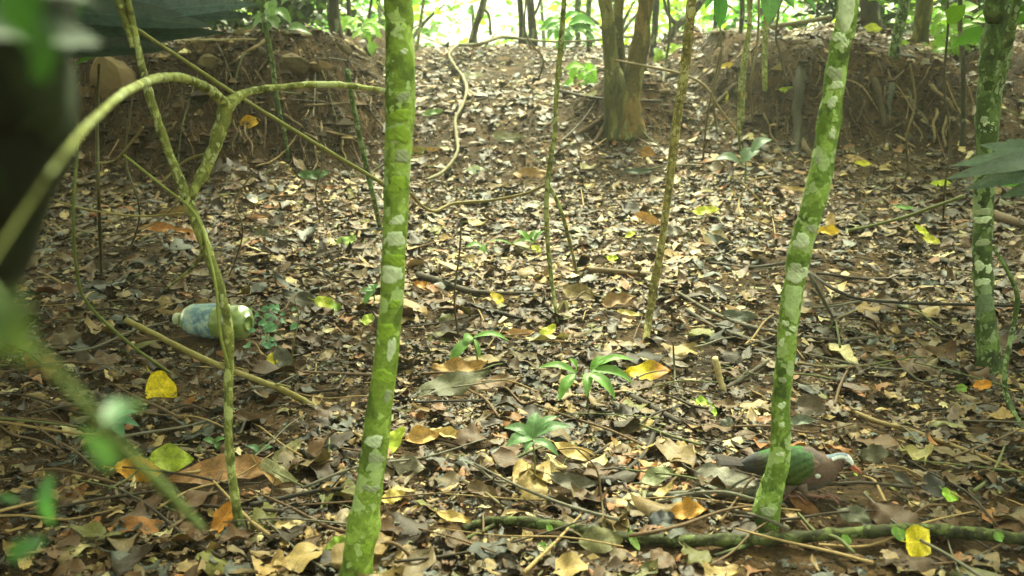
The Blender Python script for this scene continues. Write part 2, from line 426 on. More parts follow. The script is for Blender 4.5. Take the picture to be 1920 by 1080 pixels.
# ------------------------------------------------------------ landmarks for wording
LM = [('the dove', 1480, 880), ('the dove head', 1590, 868), ('the plastic bottle', 395, 632),
      ('the thickest trunk', 735, 430), ('the thickest trunk foot', 690, 960), ('the leaning trunk', 1500, 520),
      ('the leaning trunk foot', 1440, 985), ('the right edge trunk', 1850, 560), ('the right edge trunk foot', 1862, 690),
      ('the brown sapling', 1240, 470), ('the brown sapling foot', 1212, 640), ('the twisted thin sapling', 1035, 480),
      ('the two-headed seedling', 1115, 705), ('the blue-green seedling', 1000, 815), ('the drooping seedling', 890, 650),
      ('the arching seedling', 945, 465), ('the mossy branch middle', 1150, 1010), ('the mossy branch right end', 1700, 1000),
      ('the big yellow leaf', 1215, 708), ('the grey holed leaf', 1365, 900), ('the torn palm husk', 535, 870),
      ('the bright yellow leaf', 307, 740), ('the slanting tan stick', 560, 750), ('the black wiry twig', 1700, 568),
      ('the brown stem clump', 1165, 200), ('the gully mouth', 960, 330), ('the curling vine', 855, 230),
      ('the right bank', 1450, 280), ('the left bank', 560, 300), ('the grey-leaved shrub', 1395, 300), ('the long tan twig', 1740, 830),
      ('the pale broken stick', 1350, 705), ('the forked sapling', 430, 800), ('the bottom yellow leaf', 1720, 1030), ('the ridge top', 1000, 110),
      ('the bottom left corner', 60, 1020), ('the yellow leaf pair', 1737, 450), ('the lime half-moon leaf', 1323, 403), ('the lime leaf pair', 1325, 776),
      ('the golden crumpled leaf', 1290, 978), ('the creeper', 500, 640), ('the red-brown leaf', 300, 436)]
def where(px, py):
    k = min(range(len(LM)), key=lambda i: (LM[i][1] - px) ** 2 + (LM[i][2] - py) ** 2 * 1.6)
    nm, lx, ly = LM[k]; dx, dy = px - lx, py - ly
    d = math.hypot(dx, dy)
    near = 'just ' if d < 60 else ('' if d < 110 else 'well ')
    if abs(dx) > 2.4 * abs(dy): r = 'right of' if dx > 0 else 'left of'
    elif abs(dy) > 2.4 * abs(dx): r = 'in front of' if dy > 0 else 'behind'
    else: r = ('front-' if dy > 0 else 'back-') + ('right of' if dx > 0 else 'left of')
    return near + r + ' ' + nm

# ------------------------------------------------------------ saplings and trunks
def tree(name, label, rows, mat, branches=(), crown=None, seg=16, n=8, rough=.07, knots=5, seed=1, group=None, cat='tree', flare=0):
    """rows from the foot up (px, py, y, w)"""
    pts, rad = pxpath(rows)
    if flare:
        rad[0] *= 1 + flare
    pts[0, 2] -= rad[0] * .6
    root = thing(name, pts[0], label, cat, group)
    top = None
    P2, R2 = pts, rad
    if crown:
        d = pts[-1] - pts[-2]; d /= np.linalg.norm(d)
        ext = []
        h = crown.get('h', 1.6); cur = pts[-1]
        if 'c' in crown:
            e = np.array(crown['c'], float); ext = [cur * .66 + e * .34 + [0, 0, .15], cur * .33 + e * .67 + [0, 0, .12], e]; cur = e
        for k in range(0 if 'c' in crown else 3):
            d = d * .8 + np.array([random.uniform(-.12, .12), random.uniform(-.05, .15), .4]); d /= np.linalg.norm(d)
            cur = cur + d * h / 3; ext.append(cur)
        P2 = np.vstack([pts, ext]); R2 = np.concatenate([rad, rad[-1] * np.array([.9, .7, .4])])
        top = cur
    mb = MB(); addtube(mb, P2, R2, seg=seg, n=n, rough=rough, seed=seed, knots=knots)
    mb.build('trunk', mat, root)
    for br in branches:
        bp, brd = pxpath(br); m2 = MB(); addtube(m2, bp, brd, seg=10, n=8, rough=rough * 1.2, seed=seed + 3, knots=4); m2.build('branch', mat, root)
    if crown:
        for k in range(crown.get('limbs', 4)):
            a = random.uniform(0, 6.28); f = random.uniform(.35, .95)
            st = pts[-1] * (1 - f) + top * f
            en = st + np.array([math.cos(a) * .5, abs(math.sin(a)) * .4, .35]) * crown.get('r', .8)
            m2 = MB(); addtube(m2, np.array([st, (st + en) / 2 + [0, 0, .05], en]), [rad[-1] * .45, rad[-1] * .3, rad[-1] * .15], seg=6, n=4, seed=k); m2.build('limb', mat, root)
        leaf_cloud(top, crown.get('r', .8), crown.get('n', 260), crown.get('leaf', .11), root, crown.get('zs', .6))
    return root
def leaf_cloud(c, r, n, size, parent, zs=.7, cols=None, name='crown', clumps=9, mat=None, nu=4):
    rng = np.random.default_rng(int(abs(c[0] * 1000 + c[1] * 77)) + n)
    cl = rng.normal(0, .55, (clumps, 3)) * [r, r, r * zs] * .8
    k = rng.integers(0, clumps, n)
    pos = np.asarray(c) + cl[k] + rng.normal(0, .28, (n, 3)) * [r, r, r * zs]
    L = size * rng.uniform(.6, 1.3, n)
    V, luv = leaves(n, L, L * rng.uniform(.35, .5, n), rng.normal(.2, .5, n) * -1, .2, .25, .85, .9, 0, 1, 0, nu, 2, rng, .02)
    nr = rng.normal(0, .55, (n, 3)); nr[:, 2] += 1; nr /= np.linalg.norm(nr, axis=1, keepdims=True)
    V = place(V, pos, nr, rng.uniform(0, 6.28, n), rng.uniform(0, .5, n), rng.uniform(0, 6.28, n))
    pal = lin(cols if cols is not None else [(70, 110, 36), (92, 140, 44), (120, 165, 56), (60, 95, 40)])
    cc = np.repeat((pal[rng.integers(0, len(pal), n)] * rng.uniform(.7, 1.3, (n, 1)))[:, None], (nu + 1) * 3, 1).reshape(-1, 3)
    mb = MB(); mb.add(V.reshape(-1, 3), grid_quads(n, nu, 2), col=cc, luv=luv.reshape(-1, 3))
    return mb.build(name, mat or M_crown, parent)

T1 = [(664, 1105, 1.33, 66), (672, 1040, 1.33, 58), (690, 930, 1.34, 52), (705, 820, 1.35, 50), (720, 700, 1.36, 45), (731, 600, 1.37, 44),
      (737, 500, 1.38, 45), (742, 400, 1.39, 47), (746, 300, 1.4, 50), (750, 210, 1.4, 54), (750, 120, 1.41, 54), (747, 60, 1.42, 50), (744, -40, 1.43, 50)]
TR1 = tree('sapling_trunk', 'thickest green algae-covered trunk with pale lichen bands, left of centre', T1, M_bark1, crown=dict(h=1.5, r=.8, n=220), seg=24, n=12, seed=1, knots=9, rough=.06)
T2 = [(1430, 1010, 1.49, 48), (1438, 960, 1.49, 50), (1452, 900, 1.49, 42), (1464, 840, 1.49, 38), (1464, 760, 1.49, 33), (1474, 660, 1.5, 36), (1485, 560, 1.5, 38),
      (1503, 460, 1.5, 42), (1532, 360, 1.5, 42), (1550, 260, 1.51, 42), (1562, 180, 1.51, 38), (1575, 90, 1.52, 40), (1592, -30, 1.52, 38)]
TR2 = tree('sapling_trunk', 'leaning lichen-spotted green trunk standing in front of the dove', T2, M_bark2, crown=dict(h=1.5, r=.8, n=220), seg=22, n=12, seed=2, knots=9, rough=.09)
T3 = [(1862, 700, 2.45, 56), (1852, 650, 2.45, 40), (1845, 560, 2.46, 34), (1843, 460, 2.47, 34), (1845, 350, 2.48, 34), (1850, 260, 2.49, 38), (1858, 160, 2.5, 48), (1866, 110, 2.5, 52), (1874, 40, 2.5, 42), (1880, -40, 2.5, 42)]
TR3 = tree('sapling_trunk', 'dark mossy trunk with white lichen bands at the right edge', T3, M_bark3,
     branches=[[(1864, 120, 2.49, 26), (1886, 85, 2.46, 20), (1900, 40, 2.42, 16), (1915, -30, 2.4, 14)]], crown=dict(c=(2.1, 3.3, 2.3), r=.95, n=900, leaf=.17, zs=.42, limbs=5), seg=20, n=10, seed=3, knots=7, rough=.12)  # crown enlarged and set out of view to shade the right side
T6 = [(1211, 645, 'g', 13), (1216, 600, 2.77, 14), (1226, 540, 2.77, 16), (1243, 440, 2.77, 13), (1258, 320, 2.77, 16), (1270, 220, 2.77, 17), (1284, 130, 2.77, 17), (1300, -30, 2.77, 18)]
tree('thin_sapling', 'thin brown sapling with white lichened foot, right of the twisted thin sapling', T6,
     mat_bark('brown_sapling_bark', lin((92, 84, 46)), lin((134, 124, 70)), lin((164, 154, 94)), lin((196, 194, 148)), .6, 50, 50), seg=12, n=8, seed=4, knots=6, rough=.1)
T7 = [(1046, 606, 'g', 6), (1035, 530, 2.96, 8), (1026, 440, 2.95, 9), (1026, 350, 2.93, 10), (1040, 250, 2.92, 9), (1043, 180, 2.92, 9), (1052, 80, 2.92, 11), (1060, -30, 2.9, 9)]
tree('thin_sapling', 'twisted very thin stem rising from the middle of the litter', T7,
     M_bark4, branches=[[(1026, 345, 2.93, 8), (1046, 380, 2.95, 7), (1062, 430, 3.0, 7), (1082, 512, 3.3, 5)]], seg=8, n=8, seed=5, knots=4)
def lichen(root, rows, specs, mat):
    A = resample(np.array([[r[0], r[1], r[2], r[3]] for r in rows], float), 20)
    for k, (py, dx, wp, hp, col) in enumerate(specs):
        i = int(np.argmin(abs(A[:, 1] - py))); px0, _, y, wd = A[i]; c = P(px0, py, y); R = wd / 2 / F * depth(c) * 1.01
        T = P(A[min(i + 3, len(A) - 1)][0], A[min(i + 3, len(A) - 1)][1], y) - P(A[i - 3][0], A[i - 3][1], y) if i > 2 else np.array([0, 0, 1.]); T /= np.linalg.norm(T)
        if T[2] < 0: T = -T
        a0 = math.asin(max(-.9, min(.9, dx / (wd / 2)))); ha = min(1.35, wp / wd * 1.2); hh = hp / 2 / F * depth(c) * 1.2
        fr = -ray(px0, py); fr -= T * fr.dot(T); fr /= np.linalg.norm(fr); sd_ = np.cross(T, fr); sd_ = sd_ if sd_[0] > 0 else -sd_
        rq = np.random.default_rng(int(py) + k); ph = rq.uniform(0, 6.28, 4); V = []; nr, na = 5, 28
        for ir in range(nr + 1):
            f = ir / nr
            for ia in range(na):
                t = 2 * math.pi * ia / na; o = 1 + .16 * math.sin(2 * t + ph[0]) + .13 * math.sin(3 * t + ph[1]) + .08 * math.sin(5 * t + ph[2]) + .06 * math.sin(9 * t + ph[3])
                sq = (abs(math.cos(t)) ** 2.7 + abs(math.sin(t)) ** 2.7) ** (-1 / 2.7)
                an = a0 + ha * f * o * sq * math.cos(t); hz = hh * f * o * sq * math.sin(t)
                rr_ = R * 1.0 + (.0016 if f < .95 else -.0015) + .0006 * math.sin(an * 13 + hz * 900)
                V.append(c + T * hz + (fr * math.cos(an) + sd_ * math.sin(an)) * rr_)
        q = [[a * na + b, (a + 1) * na + b, (a + 1) * na + (b + 1) % na, a * na + (b + 1) % na] for a in range(nr) for b in range(na)]
        MB().add(np.array(V), q, col=lin(col)).build('lichen_patch', mat, root)
M_lich = mat_attr('lichen_crust', .85, 110, .45, .15, .7)
PL, YG, DG, GY = (206, 222, 186), (146, 178, 66), (60, 78, 32), (160, 172, 138)
lichen(TR1, T1, [(98, 8, 14, 9, PL), (182, 6, 24, 18, GY), (215, 0, 38, 18, YG), (250, -2, 42, 30, YG), (292, 10, 30, 20, GY), (345, 0, 36, 26, YG), (410, 4, 26, 16, PL), (446, 0, 36, 28, PL), (484, 3, 42, 18, YG),
      (512, -2, 46, 26, PL), (565, 8, 20, 14, YG), (620, -6, 30, 30, YG), (650, 8, 14, 40, PL), (700, 0, 38, 24, YG), (735, 12, 14, 20, GY), (820, -4, 34, 18, PL), (850, 6, 26, 18, GY), (905, 4, 30, 12, GY), (1015, 14, 22, 26, YG)], M_lich)
lichen(TR2, T2, [(15, 2, 34, 60, PL), (80, 6, 14, 22, PL), (72, -8, 14, 14, PL), (140, -2, 26, 24, GY), (160, 4, 22, 14, PL), (192, 0, 16, 18, PL), (248, 8, 10, 22, PL), (300, -10, 10, 12, GY), (425, 10, 20, 14, GY), (450, -2, 28, 24, PL), (500, 0, 30, 14, GY),
      (512, 2, 40, 26, PL), (558, 2, 36, 48, (176, 200, 140)), (603, -6, 12, 10, PL), (612, 8, 12, 9, PL), (622, 0, 9, 7, PL), (640, -10, 8, 16, PL), (708, 0, 12, 9, GY), (755, 2, 12, 12, PL), (790, 2, 11, 8, PL), (845, 0, 14, 6, PL), (880, 4, 26, 30, (108, 132, 56)), (950, 0, 26, 14, GY)], M_lich)
lichen(TR3, T3, [(395, 0, 26, 12, GY), (410, -2, 28, 12, PL), (452, 0, 22, 12, GY), (500, 0, 28, 22, PL), (525, -2, 24, 14, PL), (570, 0, 32, 40, (112, 130, 100)), (650, 2, 30, 24, (110, 134, 72)), (225, -6, 14, 12, GY), (235, 4, 16, 16, PL), (585 - 340, 6, 18, 14, PL), (160, -4, 18, 14, DG), (60, 0, 20, 18, GY)], M_lich)
leaf_cloud(np.array([1.75, 2.7, 2.1]), .7, 900, .15, TR3, .35)  # unseen leaf clouds added from here to darken the right side
leaf_cloud(np.array([1.25, 1.9, 1.75]), .5, 700, .13, TR3, .3)
leaf_cloud(np.array([1.5, 3.6, 2.0]), .55, 900, .14, TR3, .3)
leaf_cloud(np.array([2.6, 2.6, 1.3]), .8, 900, .15, TR3, .7)
# forked left sapling, one branch arching towards the lens
T8 = [(452, 990, 'g', 20), (440, 930, 1.53, 17), (430, 840, 1.54, 15), (428, 740, 1.55, 16), (430, 640, 1.56, 18), (418, 560, 1.57, 17), (388, 470, 1.58, 20), (352, 375, 1.6, 20), (322, 300, 1.6, 16),
      (295, 225, 1.6, 16), (272, 150, 1.6, 15), (258, 85, 1.6, 13), (232, -30, 1.6, 13)]
tree('forked_sapling', 'slender green sapling with an arching forked branch on the left', T8, M_bark4,
     branches=[[(356, 372, 1.6, 15), (378, 330, 1.62, 22), (402, 275, 1.63, 22), (416, 230, 1.64, 26), (430, 195, 1.65, 26), (468, 172, 1.68, 15), (540, 162, 1.72, 12), (610, 158, 1.76, 12), (680, 164, 1.8, 10), (745, 174, 1.84, 9)],
               [(426, 200, 1.65, 22), (398, 172, 1.6, 18), (350, 148, 1.52, 17), (300, 146, 1.42, 18), (240, 170, 1.0, 17), (180, 220, .48, 14), (120, 290, .28, 9), (60, 375, .26, 7), (10, 450, .24, 6), (-60, 560, .22, 6)],
               [(250, 88, 1.6, 13), (238, 45, 1.6, 15), (214, -30, 1.6, 15)],
               [(378, 430, 1.55, 8), (382, 460, 1.55, 7), (362, 500, 1.62, 6), (312, 542, 1.75, 4)]], seg=12, n=10, seed=6, knots=12, rough=.12)
# forked brown trees on the gully side
def forked():
    base = G(1165, 245)
    y0 = base[1]
    r = thing('forked_tree', base - [0, 0, .05], 'clump of brown-barked stems on a root mound beside the gully', 'tree')
    specs = [[(1168, 262, y0, 78), (1166, 215, y0, 66), (1160, 175, y0, 54), (1148, 130, y0, 30), (1141, 60, y0, 24), (1130, -40, y0, 24)],
             [(1172, 240, y0 + .05, 40), (1166, 180, y0 + .06, 30), (1163, 110, y0 + .08, 20), (1160, 40, y0 + .1, 18), (1163, -40, y0 + .1, 18)],
             [(1180, 262, y0 - .03, 60), (1178, 200, y0 - .02, 46), (1185, 150, y0, 40), (1198, 90, y0, 34), (1208, 30, y0, 30), (1216, -40, y0, 32)]]
    for k, rows in enumerate(specs):
        p, rd = pxpath(rows); mb = MB()
        ext = np.vstack([p, p[-1] + (p[-1] - p[-2]) * 2.4]); addtube(mb, ext, np.append(rd, rd[-1] * .7), seg=16, n=7, rough=.13, seed=20 + k, knots=3)
        mb.build('stem', M_bark7 if k == 2 else M_bark5, r)
    rq = np.random.default_rng(8)
    for k in range(7):
        an = -2.9 + k * .42 + rq.normal(0, .12); l = rq.uniform(.16, .42); pts_ = []
        for f in (0, .25, .55, .8, 1):
            x = base[0] + math.cos(an + .3 * f * math.sin(k)) * l * f; y_ = base[1] + .06 + math.sin(an + .3 * f * math.sin(k)) * l * f
            pts_.append([x, y_, float(terrain(x, y_)) + (.10 * (1 - f) ** 2 + .012 - .03 * f)])
        mb = MB(); addtube(mb, np.array(pts_), [.035, .02, .014, .009, .005], col=lin((74, 58, 36)), seg=9, n=5, rough=.3, seed=k); mb.build('root', M_root, r)
forked()

# trunks on and beyond the ridge
def far_tree(rows, label, wm=M_bark6, cr=None, seed=0, br=()):
    return tree('ridge_tree', label, rows, wm, seg=10, n=6, rough=.1, knots=2, seed=seed, crown=cr, branches=br)
gy = lambda px, py: float(G(px, py)[1])
bgc = dict(h=1.2, r=1.0, n=120, leaf=.1)
far = [
 ([(884, 82, 9.3, 13), (892, 50, 9.3, 12), (905, 10, 9.3, 13), (916, -40, 9.3, 13)], 'dark forked trunk leaning right on the ridge skyline, left of the twin trunks', M_bark6, [[(905, 15, 9.3, 8), (917, 30, 9.3, 5), (920, 66, 9.3, 5)]]),
 ([(980, 66, 9.5, 15), (977, 30, 9.5, 11), (972, -40, 9.5, 11)], 'left one of the twin dark trunks on the ridge skyline', M_bark6, []),
 ([(999, 64, 9.4, 17), (996, 30, 9.4, 15), (990, -40, 9.4, 15)], 'right one of the twin dark trunks on the ridge skyline', M_bark6, [[(998, 35, 9.4, 6), (1010, 10, 9.4, 5), (1022, -30, 9.4, 5)]]),
 ([(1084, 72, 9.6, 11), (1082, 30, 9.6, 11), (1088, -40, 9.6, 12)], 'grey-green trunk beyond the ridge left of the brown clump', M_bark3, []),
 ([(1105, 78, 9.4, 12), (1103, 30, 9.4, 10), (1108, -40, 9.4, 12)], 'slim greenish trunk directly left of the brown clump', M_bark3, []),
 ([(1222, 110, 8.6, 12), (1228, 50, 8.6, 12), (1233, -40, 8.6, 12)], 'dark slim trunk directly right of the brown clump', M_bark6, []),
 ([(1248, 84, 9.0, 12), (1268, 50, 9.0, 14), (1300, 22, 9.0, 14), (1345, -40, 9.0, 14)], 'black crooked limb leaning right over the ridge', M_bark6, [[(1268, 48, 9.0, 8), (1250, 20, 9, 6), (1240, -30, 9, 6)]]),
 ([(1340, 66, 8.3, 8), (1342, 20, 8.3, 8), (1338, -40, 8.3, 8)], 'slim dark stem on the bank between the hanging leaves', M_bark6, []),
 ([(1389, 52, 7.5, 9), (1392, 20, 7.5, 9), (1388, -40, 7.5, 9)], 'slim dark stem on the right bank top left of the blue-green leaves', M_bark6, []),
 ([(1640, 66, 7.6, 42), (1632, 30, 7.6, 34), (1628, -40, 7.6, 36)], 'dark thick trunk on the bank behind the leaning lichened trunk', M_bark6, []),
 ([(1664, 205, 6.2, 16), (1668, 150, 6.2, 17), (1680, 80, 6.2, 19), (1700, -40, 6.2, 20)], 'grey lichened tree on the bank edge with exposed roots', M_bark3, []),
 ([(1727, 152, 6.9, 34), (1722, 110, 6.9, 34), (1728, 50, 6.9, 30), (1738, -40, 6.9, 30)], 'brown trunk with an orange foot on the right slope', M_bark5, []),
 ([(1806, 240, 5.4, 9), (1806, 130, 5.4, 9), (1808, -40, 5.4, 9)], 'thin dark stem left of the right edge trunk', M_bark6, []),
 ([(1843, 90, 7.4, 14), (1830, 40, 7.4, 15), (1818, -40, 7.4, 16)], 'dark trunk behind the right edge trunk', M_bark6, []),
 ([(1436, 195, 5.95, 9), (1434, 120, 5.95, 10), (1438, -40, 5.95, 10)], 'pale green slender stem in front of the right bank under the hanging leaves', M_bark4, []),
 ([(1392, 240, 5.75, 6), (1396, 140, 5.75, 7), (1406, 40, 5.75, 8), (1398, -40, 5.75, 8)], 'wavy pale stem in front of the right bank', M_bark4, []),
 ([(652, 90, 8.8, 8), (655, 40, 8.8, 9), (650, -40, 8.8, 9)], 'thin dark stem on the skyline left of the thick green trunk', M_bark6, []),
 ([(634, 80, 7.4, 26), (625, 30, 7.4, 24), (618, -40, 7.4, 26)], 'thick dark trunk on the left bank top', M_bark6, []),
 ([(782, 92, 8.9, 6), (790, 30, 8.9, 6), (800, -40, 8.9, 6)], 'thin pale stem at the ridge right of the thick green trunk', M_bark4, []),
 ([(537, 268, 5.1, 6), (520, 190, 5.1, 8), (508, 100, 5.05, 8), (492, 20, 5.0, 8), (488, -40, 5.0, 8)], 'slender lichened stem climbing in front of the left bank', M_bark3, []),
 ([(714, 432, 'g', 9), (700, 370, 4.0, 9), (684, 300, 4.0, 10), (665, 210, 4.0, 10), (650, 130, 4.0, 11)], 'broken pale green stem with a whitish top left of the thick trunk', M_bark3, []),
 ([(1395, 300, 'g', 6), (1386, 260, 5.0, 6), (1388, 150, 5.0, 6), (1402, 60, 5.0, 6), (1414, -40, 5.0, 6)], 'thin wavy stem rising out of the grey-leaved shrub', M_bark4, []),
]
for k, (rows, lab, mt, br) in enumerate(far):
    rr = [list(r) for r in rows]
    if rr[0][2] != 'g' and k < 20:                     # stand the foot on the ground
        p = P(*rr[0][:3]); zt = float(terrain(p[0], p[1]))
        if p[2] > zt:
            q = np.array([p[0], p[1], zt - .02]); px, py, _ = project(q); rr.insert(0, [px, py, rr[0][2], rr[0][3] * 1.15])
    shade_crowns = {10: (2.3, 6.5, 2.7), 12: (3.2, 5.2, 2.4), 17: (-2.0, 7.0, 2.5), 19: (-2.1, 4.9, 2.3)}  # oversized out-of-view crowns, placed to shade the banks and sides
    cr = dict(c=shade_crowns[k], r=1.25, n=1000, leaf=.18, zs=.4, limbs=5) if k in shade_crowns else (bgc if k in (0, 2, 5, 9, 11) else None)
    far_tree(rr, lab, mt, cr, 30 + k, br)

# bushes and trees beyond the ridge, lit from above
BG = [(-3.4, 12.5, 1.6, 1.1, 0), (-2.0, 14.5, 1.9, 1.3, 1), (-1.3, 11.2, 1.35, .6, 2), (-.7, 17, 2.0, 1.3, 0), (.6, 20, 2.4, 1.6, 1), (1.3, 12.5, 1.75, .8, 2), (2.3, 14, 1.6, 1.0, 0),
      (2.9, 11.3, 1.5, .7, 1), (3.9, 13, 1.5, 1.1, 2), (4.9, 12, 1.4, 1.0, 0), (6.3, 13.5, 1.6, 1.3, 1), (-5.2, 13, 1.6, 1.4, 2), (-7, 15, 2, 1.8, 0), (8.5, 16, 2, 1.9, 2), (3.2, 19, 2.4, 1.8, 0), (-4.2, 20, 2.6, 2.0, 1), (-2.7, 8.3, 1.5, .6, 0), (-3.5, 8.0, 1.5, .7, 1), (-2.1, 9.0, 1.45, .5, 2), (2.9, 8.6, 1.55, .5, 1), (4.4, 8.8, 1.5, .6, 2)]
DARKBG = 16
words = ['far behind the left end of the left bank', 'behind the left bank trunks', 'peeping over the ridge beside the thick green trunk', 'in the gap right of the thick green trunk', 'in the bright gap over the gully',
         'behind the brown stem clump', 'between the hanging leaves and the brown clump', 'over the right bank edge', 'behind the bank top roots', 'between the right slope trunks', 'behind the right edge trunk',
         'beyond the upper left corner', 'furthest left beyond the bank', 'furthest right beyond the slope', 'far off behind the right bank', 'far off behind the left bank', 'on the left bank top', 'at the far left of the left bank top', 'on the left bank top nearest the gully', 'on the right bank top', 'on the right slope top']
for k, ((x, y, z, r, c), wd) in enumerate(zip(BG, words)):
    kind = ['yellow-green', 'bright green', 'pale lime'][c]
    z0 = float(terrain(x, y)); base = np.array([x, y, z0 - .03])
    root = thing('forest_tree', base, (f'sunlit {kind} tree {wd}' if k < DARKBG else f'shaded dark green bush {wd}'), 'tree', None)
    mb = MB(); addtube(mb, np.array([base, [x + .1, y, (z0 + z) / 2], [x, y, z + .2]]), [.06, .05, .03], seg=8, n=4, seed=k); mb.build('trunk', M_bark6, root)
    for q in range(3):
        a = q * 2.1 + k; mb = MB(); st = np.array([x + .05, y, (z0 + 2 * z) / 3]); addtube(mb, np.array([st, st + [math.cos(a) * r * .4, math.sin(a) * r * .3, .3], st + [math.cos(a) * r * .8, math.sin(a) * r * .6, .5]]), [.03, .02, .008], seg=6, n=3); mb.build('limb', M_bark6, root)
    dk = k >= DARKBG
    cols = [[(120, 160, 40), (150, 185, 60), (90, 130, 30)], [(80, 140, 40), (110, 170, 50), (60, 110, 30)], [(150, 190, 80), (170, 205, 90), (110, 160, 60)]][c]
    if dk: cols = [(40, 60, 26), (54, 76, 32), (34, 50, 24)]  # shade on the bank-top bushes is put into darker leaf colours
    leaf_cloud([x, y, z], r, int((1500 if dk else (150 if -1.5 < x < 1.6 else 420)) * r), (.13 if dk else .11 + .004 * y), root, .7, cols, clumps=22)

EXC = []      # (x, y, radius) kept clear of loose litter
used = {}
def uniq(l, alts=('neat', 'scuffed', 'slight')):
    if l in used: return None
    used[l] = 0
    return l
def one_leaf(name, pos, nrm, L, W, col, yaw_, tilt_, tdir_, c1=0., c2=0., fold=0., a=.9, b=.8, u0=0, u1=1, jag=.05, mat=None, stalk=True, parent=None, seed=0, zn=.04, nu=12, nv=6, col2=None):
    r = np.random.default_rng(seed + 99)
    V, luv = leaves(1, L, W, c1, c2, fold, a, b, u0, u1, jag, nu, nv, r, zn, .13)
    V = V[0]
    # smooth the random relief a little so that it reads as bent tissue
    V[1:-1, :, 2] = (V[:-2, :, 2] + 2 * V[1:-1, :, 2] + V[2:, :, 2]) / 4
    Vp = V.reshape(-1, 3)
    cc = np.tile(np.asarray(col, float), (len(Vp), 1))
    if col2 is not None:
        uu = luv[0, :, :, 0].reshape(-1); k = S((uu - .45) / .3 + .5 * vnoise(uu * 9, luv[0, :, :, 1].reshape(-1) * 2))[:, None]
        cc = cc * (1 - k) + np.asarray(col2) * k
    q = grid_quads(1, nu, nv); Ls = [Vp]; qs = [q]; ts = []; cs = [cc]; ls = [luv[0].reshape(-1, 3)]
    if stalk:
        s0 = V[0, nv // 2]; st, sq, stt = tube(np.array([s0 + [.002, 0, 0], s0 + [-.12 * L, .02 * L, .0], s0 + [-.22 * L, .05 * L, .01 * L]]), [.0011, .001, .0012], seg=5, n=3)
        qs.append(sq + len(Vp)); ts.append(stt + len(Vp)); Ls.append(st); cs.append(np.tile(np.asarray(col) * .7, (len(st), 1))); ls.append(np.zeros((len(st), 3)))
    A = place(np.vstack(Ls)[None], np.asarray(pos)[None], np.asarray(nrm)[None], np.array([yaw_]), np.array([tilt_]), np.array([tdir_]))[0]
    mb = MB(); mb.add(A, np.vstack(qs), np.vstack(ts) if ts else (), np.vstack(cs), np.vstack(ls))
    return mb.build(name, mat or M_dead_big, parent, origin=np.asarray(pos) if parent is None else None)
# ------------------------------------------------------------ sticks, vines and roots
def stick(name, label, rows, col, cat='stick', rough=.12, side=0, seed=0, mat=None, group=None, lift=.004, seg=8, n=7):
    pts, rad = pxpath(rows)
    for k, r in enumerate(rows):
        if r[2] == 'g': pts[k, 2] += lift
    mb = MB(); c = lin(col); addtube(mb, pts, rad, col=c, seg=seg, n=n, rough=rough, seed=seed, knots=3)
    if not side:
        return tag(mb.build(name, mat or M_twig, origin=pts[0]), label, cat, group)
    root = thing(name, pts[0], label, cat, group); mb.build('shaft', mat or M_twig, root)
    A = resample(pts, 6); rs = np.random.default_rng(seed)
    for k in range(side):
        i = int(rs.uniform(.15, .8) * len(A)); T = A[min(i + 1, len(A) - 1)] - A[i - 1]; T /= np.linalg.norm(T)
        d = T + np.array([rs.uniform(-1, 1), rs.uniform(-.6, .6), rs.uniform(0, .5)]) * .8; d /= np.linalg.norm(d)
        L = rs.uniform(.03, .08) * max(1, A[i][1] / 2); m2 = MB()
        addtube(m2, np.array([A[i], A[i] + d * L * .5 + [0, 0, .004], A[i] + d * L]), [rad.mean() * .5, rad.mean() * .35, rad.mean() * .2], col=c, seg=5, n=4, seed=k); m2.build('side_twig', mat or M_twig, root)
    return root
M_moss = mat_bark('mossy_branch_bark', lin((36, 38, 22)), lin((56, 60, 30)), lin((80, 88, 44)), lin((96, 114, 66)), .2, 40, 40)
def mossy():
    rows = [(868, 1000, 'g', 14), (920, 985, 'g', 18), (1000, 986, 1.50, 22), (1080, 998, 1.47, 22), (1180, 1014, 1.44, 24), (1290, 1020, 1.42, 26), (1400, 1018, 1.42, 27), (1520, 1012, 1.43, 27), (1640, 1002, 1.44, 28), (1760, 1000, 1.44, 28), (1850, 1010, 1.42, 28), (1990, 1024, 1.4, 30)]
    pts, rad = pxpath(rows); root = thing('mossy_branch', pts[0], 'long mossy fallen branch lying across the bottom right foreground', 'branch')
    for q in resample(pts, 5): EXC.append((q[0], q[1] - .022, .026))
    mb = MB(); addtube(mb, pts + [0, 0, .006], rad * .82, seg=16, n=14, rough=.18, seed=9, knots=14); mb.build('shaft', M_moss, root)
    for k, rr in enumerate([[(930, 985, 'g', 10), (880, 1010, 'g', 9), (800, 1045, 'g', 7)], [(1410, 1016, 1.42, 12), (1380, 1030, 1.40, 9), (1340, 1042, 1.37, 7)]]):
        p, r = pxpath(rr); m2 = MB(); addtube(m2, p, r, seg=8, n=6, rough=.15, seed=k); m2.build('side_branch', M_moss, root)
    for px, py, s in ((1684, 1000, .024), (1586, 1012, .018), (1872, 1006, .018), (1030, 990, .012)):
        p = P(px, py, 1.40)
        one_leaf('stuck_leaf', p, np.array([0, -.8, .6]), s, s * .95, lin((112, 150, 66)), .2, .1, 0, c1=.4, c2=.5, a=1, b=.5, mat=M_live, parent=root, stalk=False, seed=px)
mossy()
TAN, BRN, GRY, BLK, PALE, OLV = (134, 124, 72), (88, 70, 48), (92, 90, 76), (40, 36, 28), (205, 188, 140), (104, 106, 60)
stick('fallen_stick', 'slanting tan stick lying below the bottle', [(235, 600, 1.9, 12), (300, 632, 1.95, 11), (370, 668, 2.0, 12), (440, 697, 2.02, 11), (520, 727, 2.04, 12), (580, 762, 'g', 12), (650, 800, 'g', 10)], TAN, side=3, seed=1)
